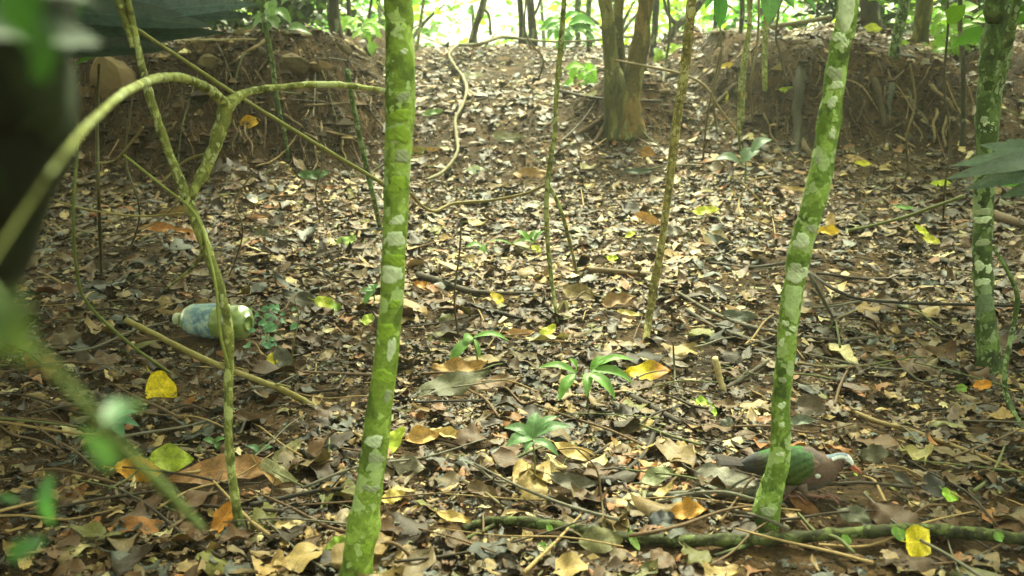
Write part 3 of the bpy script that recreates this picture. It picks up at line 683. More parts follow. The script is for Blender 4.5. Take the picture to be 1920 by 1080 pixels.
stick('leaning_stick', 'long straight thin stick slanting down behind the forked sapling to the thick trunk', [(252, 52, 1.75, 8), (340, 110, 1.95, 8), (440, 176, 2.1, 8), (560, 250, 2.4, 8), (640, 298, 2.6, 8), (720, 345, 2.8, 7)], (130, 132, 72), side=0, seed=2)
stick('vine', 'pale sagging vine between the thick trunk and the twisted thin sapling', [(770, 362, 3.2, 6), (790, 385, 3.3, 6), (815, 396, 3.4, 6), (850, 382, 3.5, 6), (920, 376, 3.5, 6), (985, 363, 3.4, 6), (1028, 344, 3.0, 6)], (128, 116, 70), 'vine', seed=3)
stick('vine', 'curling pale vine hanging down the left side of the gully', [(1190, 68, 8.6, 4), (1110, 76, 8.7, 4), (1040, 78, 8.8, 4), (985, 74, 8.7, 4), (940, 70, 8.5, 7), (895, 84, 8.2, 7), (862, 96, 'g', 6), (843, 112, 'g', 6), (850, 132, 'g', 6), (868, 158, 'g', 6), (875, 182, 'g', 6), (868, 212, 'g', 6), (854, 240, 'g', 7), (856, 270, 'g', 7), (858, 300, 'g', 6), (845, 325, 'g', 6), (825, 345, 'g', 7), (800, 356, 'g', 7)], (112, 104, 72), 'vine', seed=4, rough=.3, lift=.05)
stick('wiry_twig', 'black wiry twig stretching right past the right edge trunk', [(1515, 512, 'g', 6), (1560, 540, 2.95, 7), (1610, 560, 2.9, 6), (1700, 568, 2.85, 6), (1800, 571, 2.8, 6), (1940, 574, 2.7, 6)], BLK, 'twig', side=4, seed=5)
stick('wiry_twig', 'straight dark prop stick leaning on the litter by the leaning trunk', [(1516, 512, 2.4, 7), (1535, 545, 2.45, 7), (1562, 600, 'g', 6)], GRY, 'twig', seed=6)
stick('long_twig', 'long tan twig on the ground behind and right of the dove', [(1578, 772, 'g', 8), (1640, 800, 'g', 9), (1700, 817, 'g', 9), (1780, 845, 'g', 9), (1850, 872, 'g', 8), (1915, 902, 'g', 8)], (132, 112, 72), 'twig', side=3, seed=7, lift=.012)
stick('long_twig', 'thin green twig rising right toward the grey palm leaf', [(1590, 436, 'g', 6), (1640, 422, 3.6, 6), (1700, 406, 3.5, 6), (1750, 388, 3.4, 6), (1808, 368, 3.3, 7)], (100, 108, 58), 'twig', seed=8)
stick('fallen_stick', 'grey stick lying under the large holed leaf', [(1186, 942, 'g', 12), (1260, 940, 'g', 13), (1340, 938, 'g', 14), (1440, 935, 'g', 13)], GRY, side=3, seed=9, lift=.01)
stick('broken_stick', 'short pale broken stick standing out of the litter', [(1358, 742, 'g', 11), (1350, 710, 2.25, 12), (1341, 672, 2.22, 12)], PALE, seed=10)
stick('fallen_stick', 'brown stick lying left of the foot of the thin brown sapling', [(1105, 518, 'g', 11), (1160, 522, 'g', 12), (1235, 530, 'g', 11)], (100, 84, 58), seed=11, side=2, lift=.02)
stick('fallen_stick', 'dark rotten stick right of the thick green trunk', [(785, 528, 'g', 14), (830, 542, 'g', 13), (890, 560, 'g', 10), (1000, 562, 'g', 6)], (66, 58, 46), seed=12, side=2, lift=.02)
stick('fallen_stick', 'black stick behind the blue-green seedling slanting down right', [(880, 580, 'g', 8), (930, 595, 'g', 9), (980, 608, 'g', 7)], BLK, seed=13, lift=.015)
stick('fallen_stick', 'black bent stick above the bottom branch left of the grey stick', [(1232, 800, 'g', 10), (1215, 855, 'g', 11), (1180, 895, 'g', 13), (1150, 905, 'g', 9)], (48, 42, 34), seed=14, side=3, lift=.015)
stick('fallen_stick', 'dark thick stick slanting down right of the big yellow leaf', [(1178, 752, 'g', 12), (1220, 776, 'g', 16), (1275, 805, 'g', 12)], (54, 46, 36), seed=15, lift=.012)
stick('fallen_stick', 'long dark stick lying left of the leaning trunk, lower one', [(1285, 590, 'g', 8), (1340, 625, 'g', 10), (1400, 648, 'g', 11), (1475, 672, 'g', 9)], (66, 62, 50), seed=16, side=3, lift=.015)
stick('fallen_stick', 'long grey stick lying left of the leaning trunk, upper one', [(1270, 560, 'g', 6), (1340, 602, 'g', 8), (1420, 630, 'g', 8), (1480, 640, 'g', 6)], (84, 78, 64), seed=17, side=2, lift=.02)
stick('slender_shoot', 'thin crooked green plant stem at the right edge', [(1918, 812, 'g', 9), (1888, 745, 2.1, 10), (1885, 690, 2.12, 9), (1900, 610, 2.15, 9), (1908, 560, 2.15, 9), (1895, 520, 2.15, 8), (1862, 462, 2.2, 6)], (80, 92, 52) , 'shoot', seed=18, side=2, mat=M_bark3)
stick('slender_shoot', 'thin dark vertical twig in front of the big yellow leaf', [(1270, 780, 'g', 4), (1265, 700, 2.4, 4), (1262, 640, 2.4, 3)], (90, 88, 56) , 'shoot', seed=19)
stick('slender_shoot', 'very thin green stem at left passing in front of the bottle', [(320, 700, 1.6, 5), (250, 650, 1.5, 6), (165, 570, 1.4, 6), (143, 500, 1.35, 6), (138, 380, 1.3, 6), (145, 230, 1.3, 5), (100, 160, 1.2, 4)], (100, 112, 60) , 'shoot', seed=20)
stick('slender_shoot', 'thin dim upright stem left of the forked sapling', [(190, 520, 'g', 6), (186, 400, 2.2, 7), (182, 250, 2.2, 7), (186, 120, 2.2, 6)], (86, 84, 52) , 'shoot', seed=21)
stick('slender_shoot', 'thin green runner hugging the forked sapling down past the bottle', [(428, 690, 1.52, 7), (412, 620, 1.5, 6), (405, 540, 1.5, 5), (392, 480, 1.53, 5), (365, 400, 1.56, 5), (300, 345, 1.6, 5), (232, 290, 1.6, 4)], (134, 142, 70) , 'shoot', seed=22)
stick('slender_shoot', 'pale crooked rootlet looping between the earth bank and the forked sapling', [(180, 306, 1.9, 4), (215, 300, 1.9, 4), (250, 262, 1.85, 4), (268, 238, 1.8, 4)], (150, 142, 100) , 'shoot', seed=23)
stick('slender_shoot', 'fine twig curving right from the forked sapling to its lower fork', [(306, 340, 1.7, 4), (350, 300, 1.72, 4), (412, 282, 1.66, 4)], (140, 136, 80) , 'shoot', seed=24)
stick('slender_shoot', 'thin horizontal twig crossing low left of the forked sapling', [(70, 365, 1.4, 4), (160, 392, 1.5, 4), (260, 405, 1.6, 4), (345, 400, 1.62, 4)], (130, 120, 74) , 'shoot', seed=25)
stick('vine', 'thin brown vine crossing in front of the brown stem clump', [(1150, 112, 5.6, 4), (1210, 124, 5.4, 5), (1275, 138, 5.2, 5), (1320, 160, 5.1, 5), (1350, 205, 5.05, 5), (1385, 250, 5.0, 5)], (120, 104, 70), 'vine', seed=26)
stick('fallen_stick', 'broken pole lying on the right bank top', [(1446, 50, 6.9, 9), (1500, 42, 6.8, 9), (1560, 32, 6.7, 9)], (128, 122, 96), seed=27)
stick('fallen_stick', 'brown branch half buried at the right edge', [(1860, 412, 'g', 16), (1890, 425, 'g', 18), (1960, 448, 'g', 18)], (104, 84, 62), seed=28, lift=.02)
stick('fallen_stick', 'thin dark stick under the dead leaf right of the thick trunk', [(775, 770, 'g', 4), (850, 768, 'g', 4), (930, 766, 'g', 4)], BLK, seed=29, lift=.02)
stick('fallen_stick', 'long thin twig running left to the thick trunk below the bottle', [(470, 700, 'g', 6), (560, 712, 'g', 6), (700, 718, 'g', 6)], (96, 76, 56), seed=30, lift=.02)
stick('fallen_stick', 'dark stick on the litter left of the foot of the thick trunk', [(470, 968, 'g', 10), (540, 952, 'g', 9), (600, 940, 'g', 8), (660, 935, 'g', 7)], (50, 44, 36), seed=31, lift=.02, side=2)
stick('fallen_stick', 'dark twig in the litter right of the foot of the brown clump', [(1040, 180, 'g', 6), (1120, 198, 'g', 6), (1240, 204, 'g', 6)], (54, 46, 36), seed=32, lift=.04)

for k_, (rows_, col_, lab_) in enumerate([
 ([(92, 140, 1.2, 3), (120, 190, 1.25, 3), (145, 235, 1.3, 3), (160, 262, 1.4, 2)], (120, 120, 80), 'faint pale twig slanting in front of the added dark near trunk'),
 ([(240, 480, 'g', 4), (262, 400, 2.6, 4), (236, 300, 2.6, 4), (248, 180, 2.6, 3)], (92, 84, 54), 'dim crooked bare stem under the arching branch'),
 ([(470, 330, 2.2, 3), (440, 380, 2.2, 4), (455, 440, 2.2, 3), (430, 520, 'g', 3)], (110, 100, 66), 'thin wiggly bare stem right of the forked sapling fork'),
 ([(130, 430, 'g', 4), (210, 440, 3.0, 4), (300, 412, 3.0, 3), (372, 330, 3.0, 3)], (100, 92, 60), 'long thin bare twig curving up left of the forked sapling'),
 ([(600, 420, 'g', 3), (592, 360, 3.8, 3), (604, 300, 3.8, 3), (590, 230, 3.8, 3)], (84, 76, 50), 'thin brown whip standing left of the broken pale stem'),
 ([(560, 720, 'g', 3), (548, 660, 2.2, 3), (560, 600, 2.2, 3), (552, 560, 2.2, 2)], (112, 102, 66), 'thin upright straw stem right of the bottle creeper'),
 ([(1345, 255, 'g', 4), (1338, 180, 5.5, 5), (1352, 110, 5.5, 5), (1348, 20, 5.5, 5), (1340, -40, 5.5, 5)], (104, 96, 62), 'thin bare sapling on the left side of the right bank'),
 ([(1318, 300, 'g', 4), (1326, 220, 5.0, 4), (1340, 150, 5.0, 4), (1352, 90, 5.0, 4)], (96, 84, 58), 'thin bare stem leaning right before the right bank'),
 ([(1412, 235, 'g', 4), (1408, 160, 5.4, 4), (1420, 80, 5.4, 5), (1424, -40, 5.4, 5)], (118, 108, 70), 'pale thin stem between the wavy pale stem and the slender green one'),
 ([(1476, 160, 5.6, 4), (1462, 100, 5.6, 4), (1455, 60, 5.6, 4), (1470, -40, 5.6, 4)], (80, 72, 50), 'brown hanging root-like stem above the thick grey root'),
 ([(1705, 330, 'g', 4), (1700, 260, 4.8, 4), (1716, 190, 4.8, 4), (1706, 120, 4.8, 4)], (110, 100, 68), 'thin crooked stem in front of the right bank roots'),
 ([(1768, 420, 'g', 4), (1772, 350, 3.9, 4), (1782, 260, 3.9, 4), (1770, 160, 3.9, 4), (1778, 40, 3.9, 5), (1772, -40, 3.9, 5)], (74, 70, 48), 'dark thin sapling left of the right edge trunk'),
 ([(1240, 205, 'g', 5), (1246, 130, 6.6, 5), (1256, 60, 6.6, 5), (1250, -40, 6.6, 5)], (86, 82, 54), 'thin dark stem beside the brown stem clump right side'),
 ([(1010, 150, 'g', 4), (1018, 110, 7.4, 4), (985, 60, 7.4, 4), (990, -40, 7.4, 4)], (84, 76, 54), 'thin bent bare stem in the upper gully'),
 ([(700, 84, 8.4, 6), (690, 50, 8.4, 6), (704, -40, 8.4, 6)], (70, 72, 48), 'slim dark stem on the ridge just left of the thick trunk'),
 ([(1400, 440, 'g', 4), (1385, 380, 4.4, 4), (1410, 340, 4.4, 3), (1450, 330, 4.4, 3)], (140, 122, 78), 'straw-coloured bent stem below the grey-leaved shrub'),
 ([(1470, 420, 'g', 3), (1440, 400, 4.2, 3), (1420, 372, 4.2, 3), (1380, 330, 4.2, 3)], (150, 132, 84), 'straw-coloured runner under the grey-leaved shrub'),
 ([(1545, 430, 'g', 4), (1610, 402, 4.2, 4), (1625, 372, 4.2, 3), (1610, 345, 4.2, 3)], (134, 116, 76), 'pale curled rootlet right of the leaning trunk'),
 ([(860, 640, 'g', 3), (852, 560, 2.6, 4), (862, 470, 2.6, 4), (864, 420, 2.6, 3)], (92, 84, 56), 'very thin bare stem left of the drooping seedling'),
 ([(1135, 1000, 'g', 4), (1128, 940, 1.55, 4), (1118, 880, 1.55, 4), (1080, 840, 1.55, 3)], (110, 92, 64), 'thin brown stalk rising right of the blue-green seedling')]):
    stick('bare_stem', lab_, rows_, col_, 'stem', seed=300 + k_, rough=.2, seg=6)
stick('fallen_stick', 'dark thin stick lying crosswise below the black wiry twig', [(1500, 640, 'g', 6), (1580, 648, 'g', 7), (1680, 640, 'g', 6), (1800, 650, 'g', 5)], (70, 60, 44), seed=400, lift=.014, rough=.25, side=0)
stick('fallen_stick', 'dark thin stick lying just above the black wiry twig', [(1530, 520, 'g', 5), (1640, 532, 'g', 6), (1760, 528, 'g', 5)], (52, 46, 36), seed=401, lift=.014, rough=.25, side=1)
stick('fallen_stick', 'slanting brown stick ending at the small green leaf on the right', [(1710, 670, 'g', 6), (1755, 710, 'g', 6), (1795, 748, 'g', 5)], (74, 64, 46), seed=402, lift=.014, rough=.25, side=2)
stick('fallen_stick', 'bent tan stick just below the black wiry twig', [(1560, 610, 'g', 5), (1620, 590, 'g', 6), (1700, 596, 'g', 5), (1780, 580, 'g', 4)], (96, 80, 54), seed=403, lift=.014, rough=.25, side=0)
stick('fallen_stick', 'dark stick slanting up right beside the pale broken stick', [(1360, 740, 'g', 9), (1400, 715, 'g', 10), (1440, 688, 'g', 8)], (66, 58, 46), seed=404, lift=.014, rough=.25, side=1)
stick('fallen_stick', 'short dark stick right of the black bent stick', [(1285, 840, 'g', 5), (1240, 870, 'g', 6), (1200, 880, 'g', 5)], (58, 50, 40), seed=405, lift=.014, rough=.25, side=2)
stick('fallen_stick', 'brown stick lying crosswise right of the leaning trunk', [(1490, 690, 'g', 5), (1570, 700, 'g', 5), (1660, 690, 'g', 5)], (104, 88, 60), seed=406, lift=.014, rough=.25, side=0)
stick('fallen_stick', 'dark stick lying crosswise left of the leaning trunk middle', [(1330, 500, 'g', 6), (1400, 510, 'g', 7), (1480, 500, 'g', 6)], (60, 52, 42), seed=407, lift=.014, rough=.25, side=1)
stick('fallen_stick', 'dark thin stick below the slanting tan stick end', [(640, 740, 'g', 5), (560, 748, 'g', 5), (470, 742, 'g', 4)], (70, 58, 44), seed=408, lift=.014, rough=.25, side=2)
stick('fallen_stick', 'tan stick slanting to the left part of the mossy branch', [(860, 910, 'g', 6), (905, 935, 'g', 6), (945, 965, 'g', 5)], (120, 108, 76), seed=409, lift=.014, rough=.25, side=0)
stick('fallen_stick', 'dark stick parallel above the tan stick by the mossy branch', [(870, 880, 'g', 6), (920, 915, 'g', 7), (960, 940, 'g', 6)], (62, 56, 44), seed=410, lift=.014, rough=.25, side=1)
# random medium twigs, each its own
rt = np.random.default_rng(21); tn = 0
tcn = [('dark brown', (58, 48, 36)), ('tan', (150, 126, 84)), ('grey', (104, 100, 86)), ('brown', (96, 74, 50)), ('greenish', (92, 98, 58))]
for i in range(255):
    px, py = rt.uniform(20, 1900), 330 + 740 * rt.random() ** .8
    if i > 190: px, py = rt.uniform(330, 1850), rt.uniform(100, 330)
    p = G(px, py); L = rt.uniform(.08, .32) * (1 + .12 * p[1]); a = rt.uniform(0, 3.14); r = rt.uniform(.0012, .0032) * (1 + .1 * p[1])
    k = rt.integers(0, 5); pts = []
    bx, by = rt.normal(0, .05, 2)
    for f in (-.5, -.2, .15, .5):
        x = p[0] + math.cos(a) * f * L + bx * L * f * f; y = p[1] + math.sin(a) * f * L + by * L * f * f
        pts.append([x, y, float(terrain(x, y)) + .012 + r + rt.uniform(0, .02)])
    pts = np.array(pts); mb = MB(); addtube(mb, pts, [r, r * .95, r * .8, r * .5], col=lin(tcn[k][1]), seg=6, n=4, rough=.14, seed=i, knots=2)
    ori = 'lengthwise' if abs(math.sin(a)) > .75 else ('crosswise' if abs(math.sin(a)) < .35 else 'slanting')
    lab = uniq(f'{"long" if L > .3 else ("medium" if L > .18 else "short")} {"thick" if r > .0028 else "thin"} {tcn[k][0]} twig {ori} {where(px, py)}')
    if lab: tag(mb.build('fallen_twig', M_twig, origin=pts[0]), lab, 'twig', 'twigs lying on the forest floor')

# hanging roots on both banks
rr = np.random.default_rng(33)
def root_on_bank(px, py, px2, py2, wd, col, label, seed):
    pts = []
    n = 6
    for k in range(n):
        f = k / (n - 1); qx = px + (px2 - px) * f + (rr.normal(0, 3) if 0 < k < n - 1 else 0); qy = py + (py2 - py) * f
        p = G(qx, qy); d = ray(qx, qy); d = d / np.linalg.norm(d); p = p - d * (.03 if 0 < k < n - 1 else -.06)
        pts.append(p)
    pts = np.array(pts); r = wd / 2 / F * pts[0][1]
    mb = MB(); addtube(mb, pts, np.linspace(r, r * .5, n), col=lin(col), seg=8, n=6, rough=.28, seed=seed)
    label = uniq(label)
    if label: tag(mb.build('bank_root', M_root, origin=pts[0]), label, 'root', 'bare roots on the earth banks')
root_on_bank(1500, 125, 1490, 318, 22, (58, 56, 42), 'thick grey root running down the middle of the right bank', 1)
root_on_bank(1505, 260, 1555, 350, 14, (96, 82, 58), 'pale root spreading right from the thick grey root', 2)
root_on_bank(1665, 150, 1672, 225, 13, (70, 72, 62), 'grey root under the lichened bank edge tree', 3)
root_on_bank(1690, 160, 1750, 250, 9, (92, 84, 66), 'slanting root right of the lichened bank edge tree', 4)
root_on_bank(1320, 230, 1240, 205, 8, (100, 86, 66), 'slanting root beside the mouth of the gully', 5)
for n_, a_ in enumerate([
 (325, 78, 505, 74, 8, (150, 134, 100), 'pale root running level along the left bank top'),
 (500, 72, 432, 122, 7, (130, 112, 82), 'pale root curving down from the left bank top'),
 (510, 60, 590, 66, 8, (128, 124, 92), 'arched grey root under the pale green plant'),
 (648, 78, 722, 128, 9, (134, 120, 90), 'pale root slanting toward the thick trunk'),
 (655, 100, 700, 116, 7, (90, 76, 56), 'brown root beside the slanting pale root'),
 (600, 245, 690, 262, 6, (124, 108, 80), 'level root in the lower left bank'),
 (560, 200, 680, 190, 5, (110, 96, 70), 'level root half way up the left bank'),
 (1240, 150, 1330, 110, 12, (90, 78, 58), 'dark thick root rising right of the brown clump'),
 (1230, 175, 1320, 150, 9, (120, 106, 80), 'pale root rising right of the brown clump'),
 (1335, 60, 1450, 62, 8, (110, 100, 74), 'root draped along the right bank edge'),
 (1740, 150, 1800, 215, 8, (120, 104, 76), 'pale root below the brown slope trunk'),
 (1755, 200, 1748, 275, 6, (132, 116, 84), 'pale forked root on the right slope, left tine'),
 (1775, 215, 1768, 285, 6, (128, 112, 82), 'pale forked root on the right slope, right tine'),
 (1675, 250, 1720, 280, 5, (140, 124, 92), 'short pale root low under the lichened bank tree'),
 (1560, 120, 1600, 200, 7, (96, 80, 58), 'brown root behind the leaning lichened trunk'),
 (1640, 110, 1655, 260, 14, (70, 60, 44), 'dark stout root left of the lichened bank tree')]):
    root_on_bank(*a_, 200 + n_)
root_on_bank(1395, 150, 1300, 225, 10, (84, 74, 58), 'long slanting root left of the pale stems', 6)
k = 0
spots = [('right bank', 1335, 1800, 110, 290), ('left bank', 330, 700, 95, 330)]
for nm, x0, x1, y0, y1 in spots:
    for j in range(44):
        px = rr.uniform(x0, x1); py = rr.uniform(y0, y1 - 60); l = rr.uniform(30, 95); dx = rr.normal(0, 25)
        col = [(84, 68, 46), (54, 42, 30), (112, 96, 68)][j % 3]; cn = ['brown', 'dark', 'pale'][j % 3]
        bx = ['left end', 'left part', 'middle', 'right part', 'right end'][int((px - x0) / (x1 - x0) * 4.99)]
        hh = 'high up' if py < y0 + (y1 - y0 - 60) * .33 else ('half way up' if py < y0 + (y1 - y0 - 60) * .66 else 'low down')
        ll = 'short' if l < 50 else ('long' if l > 75 else 'thin'); sl = 'leaning right' if dx > 12 else ('leaning left' if dx < -12 else 'hanging straight')
        root_on_bank(px, py, px + dx, py + l, rr.uniform(2, 5), col, f'{ll} {cn} rootlet {sl} {hh} the {bx} of the {nm}', 50 + k); k += 1

def fibres():
    m = 5200; r = np.random.default_rng(77)
    x = r.uniform(-3.4, 3.6, m * 5); y = r.uniform(4.3, 7.4, m * 5); nz = tnormal(x, y)[:, 2]
    k = (nz < .86) & (np.abs(x / y) < .62); x, y = x[k][:m], y[k][:m]; m = len(x)
    n3 = tnormal(x, y); L = r.uniform(.04, .2, m); dn = np.stack([n3[:, 0], n3[:, 1]], -1); dn /= np.linalg.norm(dn, axis=1, keepdims=True) + 1e-9
    a = r.normal(0, .6, m); dx = dn[:, 0] * np.cos(a) - dn[:, 1] * np.sin(a); dy = dn[:, 0] * np.sin(a) + dn[:, 1] * np.cos(a)
    hl = L * nz[k][:m] * .9; V = np.zeros((m, 15, 3)); th = np.array([0, 2.09, 4.19]); rad = r.uniform(.0008, .0028, m)
    for q in range(5):
        f = q / 4; w1 = np.sin(f * 5 + a * 9) * .012
        cx = x + dx * hl * f - dy * w1; cy = y + dy * hl * f + dx * w1; cz = terrain(cx, cy) + .006 + .012 * np.sin(f * 3.1)
        for c in range(3):
            V[:, q * 3 + c, 0] = cx + np.cos(th[c]) * rad * (1.2 - f) - n3[:, 0] * 0; V[:, q * 3 + c, 1] = cy + np.sin(th[c]) * rad * (1.2 - f) - .006; V[:, q * 3 + c, 2] = cz + np.sin(th[c]) * rad * .4
    q_ = np.array([[b * 3 + c, b * 3 + (c + 1) % 3, (b + 1) * 3 + (c + 1) % 3, (b + 1) * 3 + c] for b in range(4) for c in range(3)])
    pal = lin([(52, 40, 26), (92, 72, 46), (124, 104, 70), (36, 30, 22)])
    mb = MB(); mb.add(V.reshape(-1, 3), (q_[None] + (np.arange(m) * 15)[:, None, None]).reshape(-1, 4), col=np.repeat(pal[r.integers(0, 4, m)] * r.uniform(.7, 1.3, (m, 1)), 15, 0))
    tag(mb.build('root_fibres', M_root, origin=np.zeros(3)), 'fine hairy root fibres matting the cut faces of the earth banks', 'roots', None, 'stuff')
fibres()
# ------------------------------------------------------------ stones in the left bank
def stone(px, py, wpx, hpx, col, label, seed, back=.03):
    p = G(px, py); d = depth(p); r = np.random.default_rng(seed)
    a, b, c = wpx / 2 / F * d, hpx / 2 / F * d, (wpx + hpx) / 5 / F * d
    nu, nv = 14, 9; V = []
    dirs = r.normal(0, 1, (13, 3)); dirs /= np.linalg.norm(dirs, axis=1, keepdims=True); off = r.uniform(.62, .95, 13)
    for i in range(nv + 1):
        th = math.pi * i / nv
        for j in range(nu):
            ph = 2 * math.pi * j / nu; n = np.array([math.sin(th) * math.cos(ph), math.sin(th) * math.sin(ph), math.cos(th)])
            dd = dirs @ n; rad = min(1.0, float(np.min(np.where(dd > .15, off / np.maximum(dd, .15), 9))))
            V.append(n * rad * [a, c, b])
    V = np.array(V) + p + np.array([0, back, 0])
    q = [[i * nu + j, (i + 1) * nu + j, (i + 1) * nu + (j + 1) % nu, i * nu + (j + 1) % nu] for i in range(nv) for j in range(nu)]
    mb = MB(); mb.add(V, q, col=lin(col)); tag(mb.build('bank_stone', M_rock, smooth=False), label, 'stone', 'stones set in the left bank')
stone(400, 132, 78, 66, (104, 92, 64), 'tan block stone in the left bank beside the straight slanting stick', 1)
stone(455, 66, 46, 34, (110, 98, 72), 'light rounded stone near the top of the left bank', 2)
stone(545, 122, 84, 56, (84, 72, 48), 'wide brown flat stone in the left bank below the lichened stem', 3)
stone(595, 132, 62, 52, (100, 80, 52), 'orange-tan stone in the left bank right of the wide brown stone', 4)
stone(350, 92, 30, 22, (84, 76, 56), 'small tan stone at the top left of the bank', 5)
stone(482, 98, 34, 26, (88, 80, 64), 'dark stone between the tan block and the wide brown stone', 6)
stone(425, 38, 60, 30, (104, 96, 76), 'grey stone high on the left bank under the big dark leaf', 7)
stone(200, 180, 120, 170, (100, 82, 54), 'largest brown boulder at the left behind the forked sapling', 8, .1)
stone(330, 160, 50, 24, (110, 98, 72), 'small flat stone under the arching branch', 9)
stone(640, 95, 40, 28, (96, 84, 62), 'dark stone at the right end of the left bank', 10)

# ------------------------------------------------------------ notable fallen leaves
YEL, GRN, LIM = (222, 196, 40), (120, 158, 60), (176, 196, 72)
def fl(px, py, lp, wp, col, ang, label, c1=.5, c2=.6, tilt_=.25, td=-1.57, fold=.1, lift=.018, mat=None, a=.9, b=.7, jag=.03, u0=0, u1=1, col2=None, name='fallen_leaf', stalk=True, ftilt=None):
    """lp,wp = length, width in px as seen; ang = direction on screen in degrees (0 right, 90 up)"""
    p = G(px, py, lift); d = depth(p)
    n = tnormal(np.array([p[0]]), np.array([p[1]]))[0]
    vd = -ray(px, py); vd /= np.linalg.norm(vd)
    if ftilt is not None: n = n * (1 - ftilt) + vd * ftilt; n /= np.linalg.norm(n)
    a_ = math.radians(ang)
    # solve the in-plane direction that shows at this screen angle, and the foreshortening
    r = np.array([1., 0, 0]); u = np.array([0, SP, CP])
    s = r * math.cos(a_) + u * math.sin(a_)
    x = s - vd * (s.dot(n) / max(.15, vd.dot(n))); k = np.linalg.norm(x); x /= k
    L = min(lp / F * d * k, lp / F * d * 2.2)
    yv = np.cross(n, x); vis = abs(yv.dot(r * -math.sin(a_) + u * math.cos(a_)))
    W = min(wp / F * d / max(vis, .45), L * 1.1)
    yaw_ = math.atan2(x[1], x[0])
    EXC.append((p[0], p[1] - .012, .42 * L)); EXC.append((p[0] + x[0] * L * .3, p[1] + x[1] * L * .3 - .01, .25 * L)); EXC.append((p[0] - x[0] * L * .3, p[1] - x[1] * L * .3 - .01, .25 * L))
    rq = np.random.default_rng(int(px * 3 + py)); dead = mat is M_dead_big
    if dead: c2 = c2 + rq.normal(0, .6); c1 = c1 + rq.normal(0, .3); jag = max(jag, rq.uniform(.05, .3)); b = b + rq.uniform(-.1, .35); a = a + rq.uniform(-.15, .15); fold = fold + rq.normal(0, .15)
    o = one_leaf(name, p, n, L, W, lin(col), yaw_, tilt_ * .3, td, c1, c2, fold, a, b, u0, u1, jag, mat or M_fresh, stalk, seed=int(px + py), col2=None if col2 is None else lin(col2), zn=.12 if dead else .05, nu=16, nv=6)
    return tag(o, label, 'leaf')
FT = dict(ftilt=.5)
fl(1215, 709, 84, 32, YEL, -3, 'big yellow leaf with a brown patch beside the two-headed seedling', col2=(176, 120, 40), c1=.3, c2=.5, **FT)
fl(307, 742, 70, 52, (226, 200, 20), -70, 'bright yellow broad leaf on the dim litter at left', c1=.4, c2=.5, ftilt=.7)
fl(1720, 1034, 62, 56, (224, 204, 50), 4, 'broad yellow square-ended leaf against the bottom right branch', u0=.12, u1=.85, b=.35, ftilt=.7)
fl(1323, 403, 52, 16, (220, 222, 90), 0, 'bright lime half-moon leaf on the slope left of the leaning trunk', **FT)
fl(1618, 313, 32, 12, (214, 204, 60), 8, 'small yellow curved leaf at the foot of the right bank', **FT)
fl(1762, 352, 42, 16, (206, 220, 60), 10, 'yellow-green leaf under the tip of the grey palm leaf', **FT)
fl(1728, 442, 30, 14, (214, 220, 70), -55, 'yellow leaf of a pair left of the right edge trunk, upper one', **FT)
fl(1746, 460, 34, 16, (200, 196, 70), -25, 'yellow leaf of a pair left of the right edge trunk, lower one', **FT)
fl(1554, 443, 40, 20, (224, 186, 60), 8, 'orange-yellow folded leaf touching the leaning trunk', fold=.5, **FT)
fl(648, 460, 40, 20, (160, 190, 100), 40, 'pale green oval leaf left of the thick trunk', **FT)
fl(615, 581, 52, 24, (190, 200, 70), -18, 'yellow-green oval leaf with green rim right of the bottle', col2=(120, 150, 50), **FT)
fl(741, 843, 64, 32, (196, 212, 80), 78, 'lime oval leaf standing beside the thick trunk', ftilt=.75)
fl(1027, 635, 40, 20, (212, 214, 80), 62, 'curved yellow leaf behind the two-headed seedling', **FT)
fl(932, 572, 34, 18, (216, 190, 70), -60, 'small yellow triangular leaf right of the rotten stick', **FT)
fl(512, 690, 34, 20, (226, 210, 60), 85, 'small yellow and white leaf below the blue-green creeper', **FT)
fl(468, 236, 42, 28, (204, 160, 50), 20, 'curled orange-yellow leaf caught on the left bank', c2=1.6, **FT)
fl(795, 546, 40, 14, (190, 130, 40), -15, 'orange-brown leaf on the rotten stick', **FT)
fl(1780, 946, 36, 24, (150, 190, 60), -40, 'lime green leaf in the litter at the right', **FT)
fl(1315, 768, 26, 20, (170, 200, 80), -20, 'upper lobe-shaped lime leaf of a pair beside the leaning trunk', **FT)
fl(1336, 784, 26, 16, (160, 196, 76), -75, 'lower lime leaf of a pair beside the leaning trunk', **FT)
fl(1798, 742, 28, 14, (130, 160, 70), 25, 'small green leaf at the end of a dark twig on the right', **FT)
fl(1840, 736, 36, 18, (206, 140, 50), 10, 'orange crumpled leaf at the foot of the right edge trunk', c2=1.5, **FT)
fl(1603, 898, 24, 10, (140, 180, 60), -75, 'narrow green leaf under the dove bill', **FT)
fl(1232, 912, 64, 26, (132, 136, 100), 28, 'grey-green oval leaf with a lime edge behind the grey stick', **FT)
fl(690, 690 - 80, 30, 18, (180, 200, 80), 20, 'green and orange leaf tucked left of the thick trunk', **FT)
fl(632, 1040, 50, 30, (160, 190, 80), 40, 'green leaf at the bottom edge left of the thick trunk', ftilt=.7)
fl(1694, 396, 38, 8, (140, 180, 110), 4, 'thin green leaf lying on the slope right of the leaning trunk', **FT)
fl(1198, 540, 22, 6, (214, 200, 110), 0, 'thin yellow sliver leaf by the thin brown sapling', **FT)
fl(1180, 598, 50, 9, (216, 196, 120), -4, 'long pale yellow sliver leaf left of the sapling foot', **FT)
fl(1006, 475, 20, 14, (222, 224, 100), -60, 'small lemon leaf under the arching seedling', **FT)
fl(1182, 448, 22, 10, (206, 210, 70), 40, 'small yellow leaf left of the thin brown sapling', **FT)
fl(1148, 492, 22, 12, (200, 216, 60), -20, 'tiny lime leaf right of the twisted thin sapling', **FT)
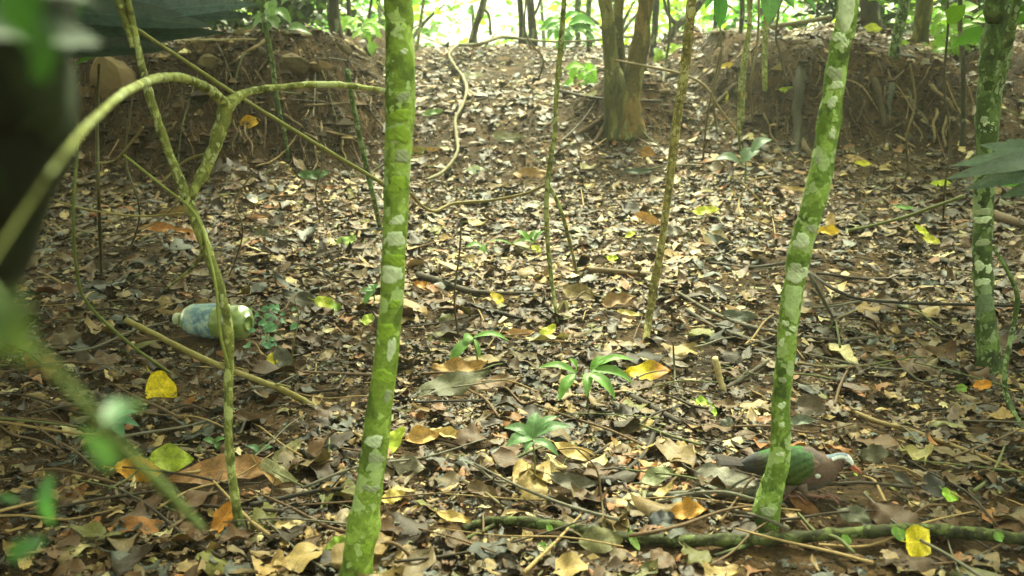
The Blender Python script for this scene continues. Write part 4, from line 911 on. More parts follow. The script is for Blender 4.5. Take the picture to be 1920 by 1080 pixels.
fl(884, 505, 16, 10, (216, 214, 170), -10, 'tiny whitish leaf under the drooping seedling tip', **FT)
fl(812, 218, 40, 14, (128, 156, 96), 28, 'green leaf lying at the left side of the gully', **FT)
fl(725 + 15, 275, 44, 12, (206, 196, 70), 12, 'yellow strip leaf left of the vine top', **FT)
fl(730, 92, 60, 10, (200, 190, 90), 15, 'long yellow leaf below the ridge line', **FT)
fl(1365, 130, 34, 12, (212, 180, 70), -5, 'yellow leaf on the top slope of the right bank', **FT)
fl(1398, 182, 30, 16, (190, 130, 80), 8, 'orange-brown leaf on the right bank face', **FT)
fl(1360, 190, 26, 9, (200, 196, 60), 82, 'narrow upright yellow leaf on the right bank', **FT)
fl(1476, 172, 32, 12, (170, 190, 60), 80, 'hanging yellow-green leaf beside the thick grey root', ftilt=.8)
fl(1635, 60, 34, 18, (206, 210, 90), -70, 'pale yellow leaf behind the leaning trunk top', ftilt=.8)
fl(1690, 84, 30, 12, (150, 180, 60), -30, 'green leaf at the top of the right slope', **FT)
fl(1700, 68, 34, 10, (196, 196, 180), 4, 'whitish leaf on the right slope', **FT)
fl(1745, 90, 40, 10, (196, 180, 90), 4, 'yellowish leaf behind the brown slope trunk', **FT)
fl(1700, 190, 28, 9, (200, 176, 90), -80, 'narrow tan-yellow leaf on the right bank roots', ftilt=.8)
fl(588, 332, 60, 20, (70, 104, 50), 18, 'dark green fallen leaf at the foot of the left bank', **FT)
# dead, large
DB = dict(mat=M_dead_big)
fl(1362, 905, 122, 54, (124, 120, 108), -22, 'large grey holed leaf lying left of the dove', c1=.15, c2=.35, fold=.02, ftilt=.45, lift=.006, jag=.06, **DB)
fl(1638, 868, 58, 38, (92, 88, 70), 12, 'grey-brown oval leaf in front of the dove bill', ftilt=.7, **DB)
fl(1712, 872, 46, 38, (150, 140, 90), -30, 'crumpled olive-tan leaf right of the dove', c2=1.6, jag=.2, **DB)
fl(862, 706, 110, 34, (168, 132, 80), 12, 'long orange-tan dead leaf behind the blue-green seedling', c1=.9, c2=1.2, jag=.12, ftilt=.4, **DB)
fl(850, 740, 150, 42, (96, 96, 72), 22, 'long dark grey-green dead leaf right of the thick trunk', c1=.4, c2=.6, ftilt=.5, jag=.08, **DB)
fl(930, 735, 100, 26, (118, 92, 66), 8, 'brown narrow dead leaf before the two-headed seedling', c2=1.4, ftilt=.4, **DB)
fl(792, 838, 68, 34, (196, 156, 96), 22, 'pale orange curled leaf right of the lime oval leaf', c1=.8, c2=1.4, ftilt=.6, **DB)
fl(840, 832, 60, 18, (206, 176, 116), -22, 'straw leaf curling right of the pale orange leaf', c2=1.8, ftilt=.5, **DB)
fl(768, 893, 66, 40, (124, 116, 98), -18, 'grey-tan oval leaf below the pale orange leaf', ftilt=.7, **DB)
fl(735, 948, 52, 26, (206, 180, 100), 8, 'cream-yellow leaf touching the thick trunk foot', ftilt=.6, **DB)
fl(1045, 885, 42, 60, (206, 184, 138), 72, 'cream triangular leaf piece below the blue-green seedling', u0=.0, u1=.6, ftilt=.7, **DB)
fl(1078, 860, 90, 28, (212, 180, 122), -22, 'pale curled leaf right of the cream triangular piece', c1=1.3, c2=1.5, ftilt=.6, **DB)
fl(1075, 917, 98, 28, (98, 92, 80), -10, 'dark grey long leaf under the pale curled leaf', ftilt=.6, **DB)
fl(905, 940, 66, 30, (112, 92, 68), -40, 'brown leaf lying above the left end of the mossy branch', ftilt=.6, **DB)
fl(850, 990, 70, 22, (200, 168, 104), -32, 'straw leaf on the ground left of the mossy branch end', c2=1.4, ftilt=.6, **DB)
fl(1125, 1035, 86, 42, (112, 110, 74), 18, 'olive grey leaf below the mossy branch', ftilt=.7, **DB)
fl(1190, 1032, 44, 14, (140, 170, 90), -80, 'narrow light green leaf poking up below the mossy branch', ftilt=.7)
fl(1290, 978, 70, 40, (176, 128, 54), 12, 'golden brown crumpled leaf above the mossy branch', c2=1.4, jag=.25, ftilt=.6, **DB)
fl(1240, 990, 50, 34, (70, 72, 76), 5, 'slate blue dark leaf above the mossy branch', ftilt=.6, **DB)
fl(1515, 955, 100, 28, (120, 82, 50), -38, 'reddish brown leaf under the dove feet', c1=.2, c2=.5, ftilt=.3, lift=.006, **DB)
fl(1600, 985, 70, 38, (92, 92, 76), -35, 'dark leaf standing right of the dove feet', ftilt=.6, **DB)
fl(1690, 915, 50, 22, (84, 80, 74), -60, 'grey folded leaf right of the dove', ftilt=.6, fold=.5, **DB)
fl(1748, 930, 44, 44, (70, 68, 66), 40, 'dark slate leaf left of the lime green leaf', ftilt=.6, **DB)
fl(1385, 605, 74, 26, (98, 102, 90), -16, 'grey-green long leaf left of the leaning trunk', ftilt=.6, **DB)
fl(1380, 597, 52, 20, (206, 172, 130), -52, 'pale pinkish leaf over the grey-green long leaf', ftilt=.6, **DB)
fl(1345, 455, 70, 36, (150, 132, 96), -30, 'large tan crumpled leaf left of the leaning trunk', c2=1.7, jag=.25, ftilt=.4, **DB)
fl(1216, 422, 58, 24, (196, 150, 100), -78, 'upright rolled tan leaf left of the thin brown sapling', c2=2.4, ftilt=.8, **DB)
fl(1218, 462, 40, 20, (128, 120, 112), 0, 'grey leaf under the upright rolled leaf', ftilt=.5, **DB)
fl(1262, 442, 34, 24, (130, 122, 112), 20, 'pale grey round leaf right of the thin sapling', ftilt=.5, **DB)
fl(1160, 575, 70, 30, (150, 118, 82), 14, 'broad tan leaf piece left of the sapling foot', c2=1.2, jag=.2, ftilt=.5, **DB)
fl(1085, 560, 60, 40, (140, 122, 84), -40, 'broad ochre leaf right of the twisted thin sapling', jag=.2, ftilt=.5, **DB)
fl(1058, 585, 26, 24, (190, 180, 140), 30, 'small pale round leaf at the foot of the twisted thin sapling', ftilt=.6, **DB)
fl(975, 635, 60, 16, (192, 150, 104), 8, 'tan leaf lying behind the two-headed seedling', c2=1.3, ftilt=.5, **DB)
fl(1810, 628, 34, 26, (150, 132, 108), -30, 'round tan leaf left of the right edge trunk foot', ftilt=.6, **DB)
fl(1742, 543, 38, 18, (110, 112, 108), 0, 'square grey leaf above the black wiry twig', b=.35, ftilt=.6, **DB)
fl(1515, 593, 36, 14, (120, 92, 76), -4, 'purple-brown leaf right of the leaning trunk', ftilt=.5, **DB)
fl(1520, 780, 60, 40, (100, 86, 74), -30, 'grey-brown folded leaf behind the dove', fold=.4, ftilt=.6, **DB)
fl(1500, 806, 56, 18, (110, 118, 104), 4, 'grey-green leaf just above the dove back', ftilt=.6, **DB)
fl(1360, 775, 52, 18, (118, 96, 72), -8, 'brown narrow leaf left of the leaning trunk near the lime pair', ftilt=.5, **DB)
fl(1362, 810, 30, 28, (118, 118, 110), 80, 'grey leaf standing left of the leaning trunk', ftilt=.7, **DB)
fl(540, 862, 76, 26, (188, 180, 140), 78, 'upright torn palm husk, right strip', ftilt=.85, jag=.3, b=.4, u0=.1, u1=.9, name='palm_husk', **DB)
fl(522, 906, 96, 28, (170, 164, 128), 112, 'upright torn palm husk, left strip', ftilt=.85, jag=.3, b=.4, u0=.1, u1=.9, name='palm_husk', **DB)
fl(262, 897, 90, 46, (206, 150, 50), -6, 'orange dead leaf end left of the yellow-green leaf', ftilt=.7, **DB)
fl(325, 893, 84, 44, (150, 164, 50), 2, 'yellow-green leaf lying on the orange palm frond', lift=.035, ftilt=.7)
fl(420, 905, 200, 50, (150, 110, 70), -4, 'long striped brown palm frond piece behind the forked sapling', c2=1.2, ftilt=.5, jag=.12, name='palm_frond', **DB)
fl(505, 908, 70, 24, (176, 140, 90), -60, 'curled tan strip at the end of the palm frond', c2=1.8, ftilt=.6, **DB)
fl(425, 985, 90, 44, (190, 130, 52), 78, 'orange shredded leaf at the foot of the forked sapling', jag=.3, c2=1.4, ftilt=.7, **DB)
fl(300, 436, 70, 24, (176, 120, 66), 4, 'red-brown dead leaf left of the forked sapling', ftilt=.6, **DB)
fl(350, 440, 44, 14, (180, 126, 74), -6, 'small orange-brown leaf touching the forked sapling', ftilt=.6, **DB)
fl(322, 405, 70, 26, (140, 112, 66), 62, 'tan upright leaf behind the forked sapling', ftilt=.8, **DB)
fl(575, 575, 90, 30, (84, 80, 66), -6, 'dark grey leaf behind the blue-green creeper', ftilt=.5, **DB)
fl(490, 450, 30, 42, (110, 108, 84), -60, 'grey-green leaf right of the forked sapling', ftilt=.6, **DB)
fl(535, 690, 56, 36, (92, 90, 76), -70, 'dark grey leaf right of the small yellow and white leaf', ftilt=.6, **DB)
fl(1500, 360, 90, 12, (150, 124, 66), 0, 'long ochre strip lying at the foot of the right bank', ftilt=.5, **DB)
fl(800, 285, 60, 12, (190, 150, 100), -70, 'tan strip leaf leaning in the gully right of the thick trunk', ftilt=.85, **DB)
fl(775, 285, 56, 20, (150, 160, 90), -65, 'dull green strip leaf right of the thick trunk', ftilt=.85, **DB)
fl(1215, 295, 30, 44, (170, 126, 66), -45, 'orange-brown leaf on the root mound of the brown clump', ftilt=.7, **DB)
fl(893, 325, 34, 20, (206, 216, 196), 20, 'white-green leaf at the mouth of the gully', ftilt=.6)
fl(1112, 184, 34, 20, (224, 216, 190), 8, 'pale white leaf beside the brown stem clump', ftilt=.6, **DB)
fl(885, 145, 40, 20, (196, 190, 170), 15, 'pale leaf on the upper gully right of the vine', ftilt=.5, **DB)
fl(955, 265, 70, 24, (150, 146, 120), 8, 'grey folded leaf in the middle of the gully', ftilt=.5, **DB)
fl(1000, 330, 80, 26, (160, 126, 84), 18, 'large tan leaf across the gully mouth', jag=.15, ftilt=.5, **DB)
fl(1200, 325, 60, 14, (92, 102, 92), 14, 'grey-green leaf right of the gully mouth', ftilt=.5, **DB)

# ------------------------------------------------------------ living seedlings
def seedling(label, foot, head, lv, col, stem_w=4, name='seedling', mat=None, cat='plant', yoff=0):
    """foot, head in px; lv: (start px,py, end px,py, width px, dy)"""
    f = G(*foot); y = f[1] + yoff; root = thing(name, f - [0, 0, .004], label, cat)
    h = P(*head, y); mb = MB(); r = stem_w / 2 / F * y
    addtube(mb, np.array([f - [0, 0, .01], (f + h) / 2 + [.004, .003, 0], h]), [r, r * .9, r * .7], col=lin((110, 120, 66)), seg=6, n=5); mb.build('stem', M_twig, root)
    for k, (ax, ay, bx, by, wp, dy) in enumerate(lv):
        a = P(ax, ay, y + (0 if (ax, ay) == tuple(head) else dy * .3)); b = P(bx, by, y + dy)
        blade(root, a, b, wp / F * y, col, k, mat)
    return root
def blade(root, a, b, W, col, k, mat=None, droop=.18, face=.45, name='leaf'):
    """a leaf from point a to b with an arch; shown partly face-on to the opening light"""
    ax = b - a; L = np.linalg.norm(ax); x = ax / L
    n = np.array([0, -face, 1.0]); n = n - x * n.dot(x); n /= np.linalg.norm(n); yv = np.cross(n, x)
    nu, nv = 12, 4; rg = np.random.default_rng(k + 3)
    u = np.linspace(0, 1, nu + 1)[:, None]; v = np.linspace(-1, 1, nv + 1)[None]
    pr = np.sin(math.pi * np.clip(u, .02, .995) ** .75) ** .8
    t = v * W / 2 * pr
    z = droop * L * np.sin(math.pi * u) + np.abs(t) * .35 + .02 * W * np.sin(u * 25 + v * 2) * np.abs(v)
    V = a + u[..., None] * L * x + t[..., None] * yv + z[..., None] * n
    V = V.reshape(-1, 3)
    luv = np.stack([u + 0 * t, v + 0 * t, 0 * t], -1).reshape(-1, 3)
    mb = MB(); mb.add(V, grid_quads(1, nu, nv), col=lin(col) * rg.uniform(.85, 1.15), luv=luv)
    return mb.build(name, mat or M_live, root)
GS = (112, 154, 78); BS = (104, 138, 96)
seedling('two-headed green seedling with long narrow leaves in the centre foreground', (1098, 775), (1102, 700),
         [(1080, 700, 1008, 690, 20, .02), (1078, 698, 1066, 672, 22, -.02), (1078, 702, 1048, 752, 24, -.05), (1102, 700, 1100, 745, 20, -.05), (1104, 700, 1154, 750, 24, -.05),
          (1110, 695, 1188, 722, 26, .0), (1110, 690, 1190, 676, 18, .03), (1108, 695, 1140, 668, 20, .03)], GS)
seedling('blue-green seedling with overlapping oval leaves left of the cream leaf', (1000, 925), (998, 820),
         [(998, 820, 945, 802, 28, .02), (998, 822, 948, 838, 32, -.02), (998, 820, 1006, 772, 30, .03), (1000, 820, 1070, 800, 26, .02), (1000, 818, 1045, 780, 24, .04), (1000, 825, 1048, 856, 20, -.04), (996, 828, 985, 850, 16, -.04)], BS)
seedling('drooping three-leaved green seedling right of the thick trunk', (896, 690), (886, 634),
         [(886, 634, 842, 695, 24, -.05), (888, 632, 955, 640, 16, .02), (886, 632, 868, 640, 22, -.02), (890, 636, 900, 672, 9, -.03)], GS)
seedling('arching green seedling with curled tip left of the twisted thin sapling', (1012, 475), (960, 458),
         [(905, 462, 870, 466, 16, 0), (908, 460, 900, 502, 16, -.03), (990, 452, 968, 432, 14, .02), (992, 450, 1012, 432, 12, .03), (1000, 455, 1022, 432, 8, .02), (960, 458, 905, 460, 6, 0), (960, 458, 1005, 456, 8, 0)], GS, 5)
seedling('small drooping seedling half hidden left of the thick trunk', (700, 590), (700, 545),
         [(700, 545, 672, 552, 14, 0), (700, 545, 684, 575, 14, -.02), (702, 545, 712, 532, 12, 0), (702, 548, 690, 535, 12, .02)], (98, 140, 84))
seedling('grey-leaved shrub with three round leaves in front of the right bank', (1396, 345), (1398, 305),
         [(1390, 312, 1338, 300, 34, -.02), (1392, 305, 1425, 282, 34, .02), (1410, 285, 1448, 262, 26, .03)], (104, 126, 104), 5)
seedling('tiny low green sprout below the mossy branch', (1025, 1040), (1024, 1028), [(1024, 1028, 1008, 1020, 16, 0), (1024, 1028, 1045, 1022, 14, 0)], GS, 3)
seedling('bluish seedling at the dim left edge below the yellow leaf', (215, 840), (214, 790),
         [(214, 790, 172, 782, 18, .02), (214, 790, 260, 772, 18, .02), (214, 792, 262, 800, 20, 0), (214, 794, 180, 812, 22, -.02), (216, 796, 232, 820, 22, -.03)], (86, 130, 100))
seedling('small green sprout left of the forked sapling foot stem', (405, 850), (402, 832), [(402, 832, 380, 824, 14, 0), (402, 832, 424, 822, 14, 0), (402, 832, 412, 845, 12, 0)], (92, 130, 70), 3)
seedling('small grey-green sprout right of the forked sapling', (490, 862), (488, 848), [(488, 848, 462, 836, 14, 0), (488, 848, 512, 838, 16, 0), (488, 848, 470, 860, 12, 0)], (96, 134, 96), 3)
def creeper():
    f = G(500, 640); root = thing('creeper', f, 'blue-green small-leaved creeper right of the plastic bottle', 'plant'); rg = np.random.default_rng(3)
    for k in range(34):
        px, py = rg.uniform(468, 548), rg.uniform(588, 668)
        if (px < 500 and py < 605) or (px > 520 and 610 < py < 632): continue
        a = G(px, py) + [0, 0, rg.uniform(.01, .05)]; an = rg.uniform(0, 6.28); l = rg.uniform(.022, .035)
        blade(root, a, a + np.array([math.cos(an) * l, math.sin(an) * l * .5, rg.uniform(-.01, .012)]), l * .75, (104, 150, 118), k, face=.9)
    for k in range(5):
        a = G(rg.uniform(475, 500), rg.uniform(600, 650)); b = G(rg.uniform(510, 545), rg.uniform(595, 660)); mb = MB()
        addtube(mb, np.array([a, (a + b) / 2 + [0, 0, .03], b]), [.0015, .0015, .001], col=lin((90, 110, 60)), seg=5, n=4); mb.build('stem', M_twig, root)
creeper()
def patch(label, px, py, w_, h_, n, col, l0, name='small_plant', seed=1):
    f = G(px, py + h_ * .5); root = thing(name, f, label, 'plant'); rg = np.random.default_rng(seed)
    for k in range(n):
        qx, qy = px + rg.normal(0, w_ * .25), py + rg.normal(0, h_ * .25)
        a = P(qx, qy, f[1] + rg.uniform(-.1, .1)); an = rg.uniform(0, 6.28); l = l0 * rg.uniform(.7, 1.3)
        blade(root, a, a + np.array([math.cos(an) * l, -.2 * l, math.sin(an) * l * .6 - .2 * l]), l * .45, col, k, face=.8)
        if k % 3 == 0:
            mb = MB(); addtube(mb, np.array([f, (f + a) / 2 + [.01, 0, .01], a]), [.004, .003, .002], col=lin((90, 110, 60)), seg=5, n=4); mb.build('stem', M_twig, root)
patch('bright green seedling in the upper gully beside the brown clump', 1085, 138, 60, 44, 16, (130, 180, 60), .14, seed=2)
patch('pale green plant with long hanging leaves on the left bank top', 520, 30, 80, 60, 12, (112, 140, 96), .16, seed=3)
patch('green low plants on the ridge left of the thick trunk', 690, 58, 60, 50, 22, (140, 180, 80), .15, seed=4)
patch('leafy green bush at the skyline left of the brown clump', 1065, 55, 60, 60, 26, (90, 150, 50), .2, seed=5)
patch('green shrub at the upper right corner behind the right edge trunk', 1790, 60, 90, 90, 40, (130, 170, 60), .18, seed=6)
patch('yellow-green low plant right of the brown clump', 1250, 100, 50, 30, 12, (150, 180, 70), .14, seed=8)
# hanging twigs with big leaves at the top edge
def hanging(label, rows, lv, col, y):
    pts, rad = pxpath(rows); root = thing('hanging_spray', pts[0], label, 'foliage')
    mb = MB(); addtube(mb, pts, rad, col=lin((90, 96, 56)), seg=6, n=5); mb.build('twig', M_twig, root)
    for k, (ax, ay, bx, by, wp) in enumerate(lv):
        blade(root, P(ax, ay, y), P(bx, by, y - .02), wp / F * y, col, k, face=2.5, droop=.05)
hanging('drooping dark green leaves at the top edge left of the right bank', [(1352, -260, 3.0, 6), (1350, -60, 3.0, 5), (1350, 4, 3.0, 4)], [(1350, -14, 1349, 54, 26), (1346, -30, 1322, 16, 16)], (62, 120, 46), 3.0)
hanging('blue-green wide leaf hanging at the top edge over the right bank', [(1450, -260, 3.0, 6), (1446, -60, 3.0, 5), (1443, -24, 3.0, 4)], [(1443, -30, 1441, 44, 36), (1452, -30, 1490, 16, 22), (1500, -30, 1530, 26, 13)], (84, 128, 84), 3.0)

# grey-green frond at the right edge, streaked and glossy
def frond():
    a = P(1990, 322, 1.7); root = thing('palm_leaf', a, 'large grey-green streaked palm leaf reaching in from the right edge', 'leaf')
    M = mat_leaf('palm_leaf', .35, .3, .15, .6, .6)
    tips = [(1776, 332, 34), (1792, 306, 38), (1812, 352, 40), (1840, 268, 40), (1890, 258, 42), (1826, 290, 40), (1880, 366, 30)]
    for k, (px, py, wp) in enumerate(tips):
        blade(root, P(1985, 300 + k * 6, 1.7), P(px - 4, py + 4, 1.62 + .015 * k), wp * 1.1 / F * 1.6, (80, 102, 84), k, M, droop=.12, face=2.2, name='leaflet')
    for k, (px, py) in enumerate([(1912, 358), (1880, 350)]):
        blade(root, P(1975, 340, 1.72), P(px, py, 1.72), 22 / F * 1.7, (110, 170, 60), k, M_live, face=2.0, name='leaflet')
    mb = MB(); addtube(mb, np.array([a + [.25, .1, -.25], a + [.1, .02, -.05], a]), [.006, .005, .004], col=lin((80, 96, 50)), seg=7, n=5); mb.build('stalk', M_twig, root)
frond()

# ------------------------------------------------------------ added near trunk standing in for a dark smear, with near foliage on the left
def near():
    rows = [(-420, 1500, .6, 180), (-300, 1000, .50, 190), (-160, 700, .46, 200), (-90, 490, .36, 230), (-42, 330, .34, 262), (-15, 170, .33, 290), (-20, -260, .34, 310)]
    pts, rad = pxpath(rows); pts = np.vstack([[pts[1][0] - .06, .55, float(terrain(pts[1][0] - .06, .55)) - .03], pts[1:]])
    global NEAR
    root = thing('added_near_trunk', pts[0], 'dark trunk added for a blurred dark smear at the left edge', 'tree')
    NEAR = root.name
    top = pts[-1]; ext = np.vstack([pts, top + [-.05, .3, .5], top + [-.1, .6, .9]]); mb = MB()
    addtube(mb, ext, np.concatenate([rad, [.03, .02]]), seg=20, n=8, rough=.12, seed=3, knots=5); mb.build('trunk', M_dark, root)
    for k, e in enumerate([[-.9, 1.6, .5], [-.4, 1.2, .6], [-1.1, 1.1, .5], [-1.3, 1.8, .5]]):
        mb = MB(); st = top + [-.05, .3, .45]; e = np.array(e); addtube(mb, np.array([st, st + e * .5 + [0, 0, .05], st + e]), [.012, .008, .004], seg=7, n=4); mb.build('limb', M_dark, root)
    leaf_cloud(np.array([-1.6, 2.5, 1.95]), .95, 1200, .15, root, .32, [(40, 66, 26), (52, 84, 32), (60, 96, 40)], clumps=12)  # unseen canopy added from here on to keep light off the left ground
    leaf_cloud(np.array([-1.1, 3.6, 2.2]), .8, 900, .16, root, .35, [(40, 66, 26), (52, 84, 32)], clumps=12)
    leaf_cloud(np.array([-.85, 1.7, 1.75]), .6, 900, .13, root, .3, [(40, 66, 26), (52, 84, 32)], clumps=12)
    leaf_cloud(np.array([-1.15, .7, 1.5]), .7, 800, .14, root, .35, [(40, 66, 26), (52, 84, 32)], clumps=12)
    for c_, r_, n_ in (((-1.75, 1.3, 1.0), .65, 900), ((-2.4, 3.0, 1.3), .8, 1000), ((-1.5, -.4, 1.3), .8, 800), ((-1.35, 2.6, 1.9), .6, 900), ((-.72, 2.75, 1.85), .5, 900), ((-.75, 3.8, 2.35), .6, 900), ((-1.6, 4.6, 2.2), .7, 900)):  # more unseen leaf clouds, overhead and sideways, added to block light
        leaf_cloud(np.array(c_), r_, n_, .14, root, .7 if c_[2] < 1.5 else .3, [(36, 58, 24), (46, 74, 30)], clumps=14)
    # hanging leaves of the same tree, near the lens
    for k, (ax, ay, bx, by, wp, yy, cc_) in enumerate([(-160, 90, 420, 62, 74, 2.0, (56, 74, 62)), (-150, 50, 470, 30, 86, 2.06, (66, 84, 78)), (-140, 10, 430, -4, 90, 2.12, (50, 68, 56)),
            (-160, -30, 460, -46, 90, 2.2, (56, 76, 66)), (60, 96, 330, 92, 44, 1.95, (44, 60, 46)), (140, 40, 486, 8, 50, 1.98, (78, 96, 96)), (90, 20, 400, 50, 56, 1.93, (58, 78, 70))]):
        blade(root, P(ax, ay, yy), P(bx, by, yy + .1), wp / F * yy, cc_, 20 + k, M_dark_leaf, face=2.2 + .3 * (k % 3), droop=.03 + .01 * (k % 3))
    blade(root, P(-80, 50, .25), P(190, 80, .30), 130 / F * .28, (44, 62, 44), 2, M_dark_leaf, face=3, droop=.04)
    blade(root, P(-60, -30, .26), P(200, 20, .32), 120 / F * .3, (52, 70, 52), 3, M_dark_leaf, face=3, droop=.04)
    for k, (ax, ay, bx, by, wp, yy) in enumerate([(60, -60, 50, 90, 70, .19), (128, -50, 150, 34, 40, .34), (20, -40, 30, 70, 60, .17), (90, 50, 85, 160, 50, .2), (110, 90, 60, 150, 40, .22)]):
        blade(root, P(ax, ay, yy), P(bx, by, yy), wp / F * yy, (44, 78, 28), 5 + k, M_live, face=3, droop=.05)
near()
def near_low():
    root = bpy.data.objects[NEAR]
    pts, rad = pxpath([(-120, 420, .20, 14), (-20, 540, .18, 14), (60, 650, .18, 16), (160, 760, .21, 18), (230, 840, .25, 20), (310, 920, .32, 20), (378, 990, .40, 14)])
    mb = MB(); addtube(mb, pts, rad, col=lin((112, 136, 76)), seg=12, n=8, rough=.12); mb.build('drooping_shoot', M_twig, root)
    blade(root, P(240, 850, .26), P(150, 800, .24), 60 / F * .25, (84, 120, 80), 1, face=2)
    blade(root, P(200, 800, .23), P(262, 770, .25), 50 / F * .25, (90, 124, 90), 2, face=2.5)
    blade(root, P(40, 540, .15), P(60, 680, .155), 70 / F * .15, (70, 84, 56), 3, face=3)
    blade(root, P(10, 560, .15), P(-10, 680, .15), 60 / F * .15, (74, 96, 60), 4, face=3)
    for k, (ax, ay, bx, by, wp, yy) in enumerate([(95, 890, 100, 985, 34, .32), (20, 1050, 90, 1010, 40, .3), (0, 930, 40, 940, 16, .4)]):
        p0 = P(ax, ay, yy); blade(root, p0, P(bx, by, yy), wp / F * yy, (76, 122, 72), 7 + k, face=1.6)
near_low()

# ------------------------------------------------------------ plastic bottle
def lathe(prof, c, axis, seg=40, lumps=0.0, seed=0):
    """prof: (t along axis, radius)"""
    axis = axis / np.linalg.norm(axis); u = np.cross(axis, [0, 0, 1.]); u /= np.linalg.norm(u); w_ = np.cross(u, axis)
    A = resample(np.array(prof), 4) if False else np.array(prof); th = np.arange(seg) / seg * 2 * math.pi; V = []
    for t, r in A:
        k = 1 + lumps * 2 * vnoise(np.cos(th) * 2 + seed + t * 30, np.sin(th) * 2 + t * 40)
        V.append(c + axis * t + (np.cos(th) * r * k)[:, None] * u + (np.sin(th) * r * k)[:, None] * w_)
    V = np.vstack(V); m = len(A); i = np.arange(m - 1)[:, None]; j = np.arange(seg)[None]; a = i * seg + j; b = i * seg + (j + 1) % seg
    return V, np.stack([a, b, b + seg, a + seg], -1).reshape(-1, 4)
def bottle():
    c0 = G(322, 668); base = P(476, 645, 2.62); nose = P(316, 622, 2.70)
    zc = lambda p, r: float(terrain(p[0], p[1])) + r + .008
    base = np.array([base[0], 2.58, zc([base[0], 2.58], .047)]); nose = np.array([nose[0], 2.66, zc([nose[0], 2.66], .040)])
    ax = nose - base; L = np.linalg.norm(ax)
    for f_ in np.linspace(0, 1, 7): q = base + ax * f_; EXC.append((q[0], q[1] - .05, .055))
    root = thing('plastic_bottle', (base + nose) / 2 - [0, 0, .045], 'dirty translucent green plastic bottle with a bluish label lying on the litter', 'bottle')
    s = NT('dirty_plastic')
    nn = s.noise(30, 5, .7); n2 = s.noise(140, 3, .6)
    col = s.ramp(nn, [(.35, lin((108, 128, 60))), (.5, lin((140, 164, 86))), (.65, lin((170, 186, 120)))])
    s.base(col); s.setp(Roughness=.28); s.p.inputs['Transmission Weight'].default_value = .35; s.p.inputs['Coat Weight'].default_value = .4; s.bump(s.math('ADD', nn, s.math('MULTIPLY', n2, .3)), .3, .003)
    t = np.array([0, .003, .010, .022, .052, .056, .064, .068, .100, .120])
    r = np.array([.020, .034, .044, .049, .050, .045, .045, .050, .049, .048])
    V, q = lathe(list(zip(t, r)), base, ax, lumps=.04, seed=1); cap_i = len(V); V = np.vstack([V, base + ax / L * .006]); j = np.arange(40)
    MB().add(V, q, np.stack([np.full(40, cap_i), j, (j + 1) % 40], -1)).build('body', s.m, root)
    s2 = NT('bottle_label'); nn = s2.noise(40, 5, .7)
    s2.base(s2.ramp(nn, [(.35, lin((70, 104, 132))), (.5, lin((120, 152, 166))), (.62, lin((176, 192, 176)))])); s2.setp(Roughness=.5); s2.bump(nn, .5, .003)
    t = np.array([.098, .10, .14, .185, .19]); r = np.array([.0494, .0505, .0495, .045, .042])
    V, q = lathe(list(zip(t, r)), base, ax, lumps=.06, seed=2); MB().add(V, q).build('label_sleeve', s2.m, root)
    t = np.array([.118, .16, .19, .205, .216, .218, .228]); r = np.array([.047, .045, .042, .034, .020, .0145, .0145])
    V, q = lathe(list(zip(t, r)), base, ax, lumps=.03, seed=3); MB().add(V, q).build('shoulder', s.m, root)
    t = np.array([.222, .223, .240, .242, .242]); r = np.array([.0150, .0175, .0175, .016, .0005])
    V, q = lathe(list(zip(t, r)), base, ax, seg=24); MB().add(V, q, col=lin((190, 196, 170))).build('cap', mat_attr('bottle_cap', .5, 40, .3), root)
bottle()

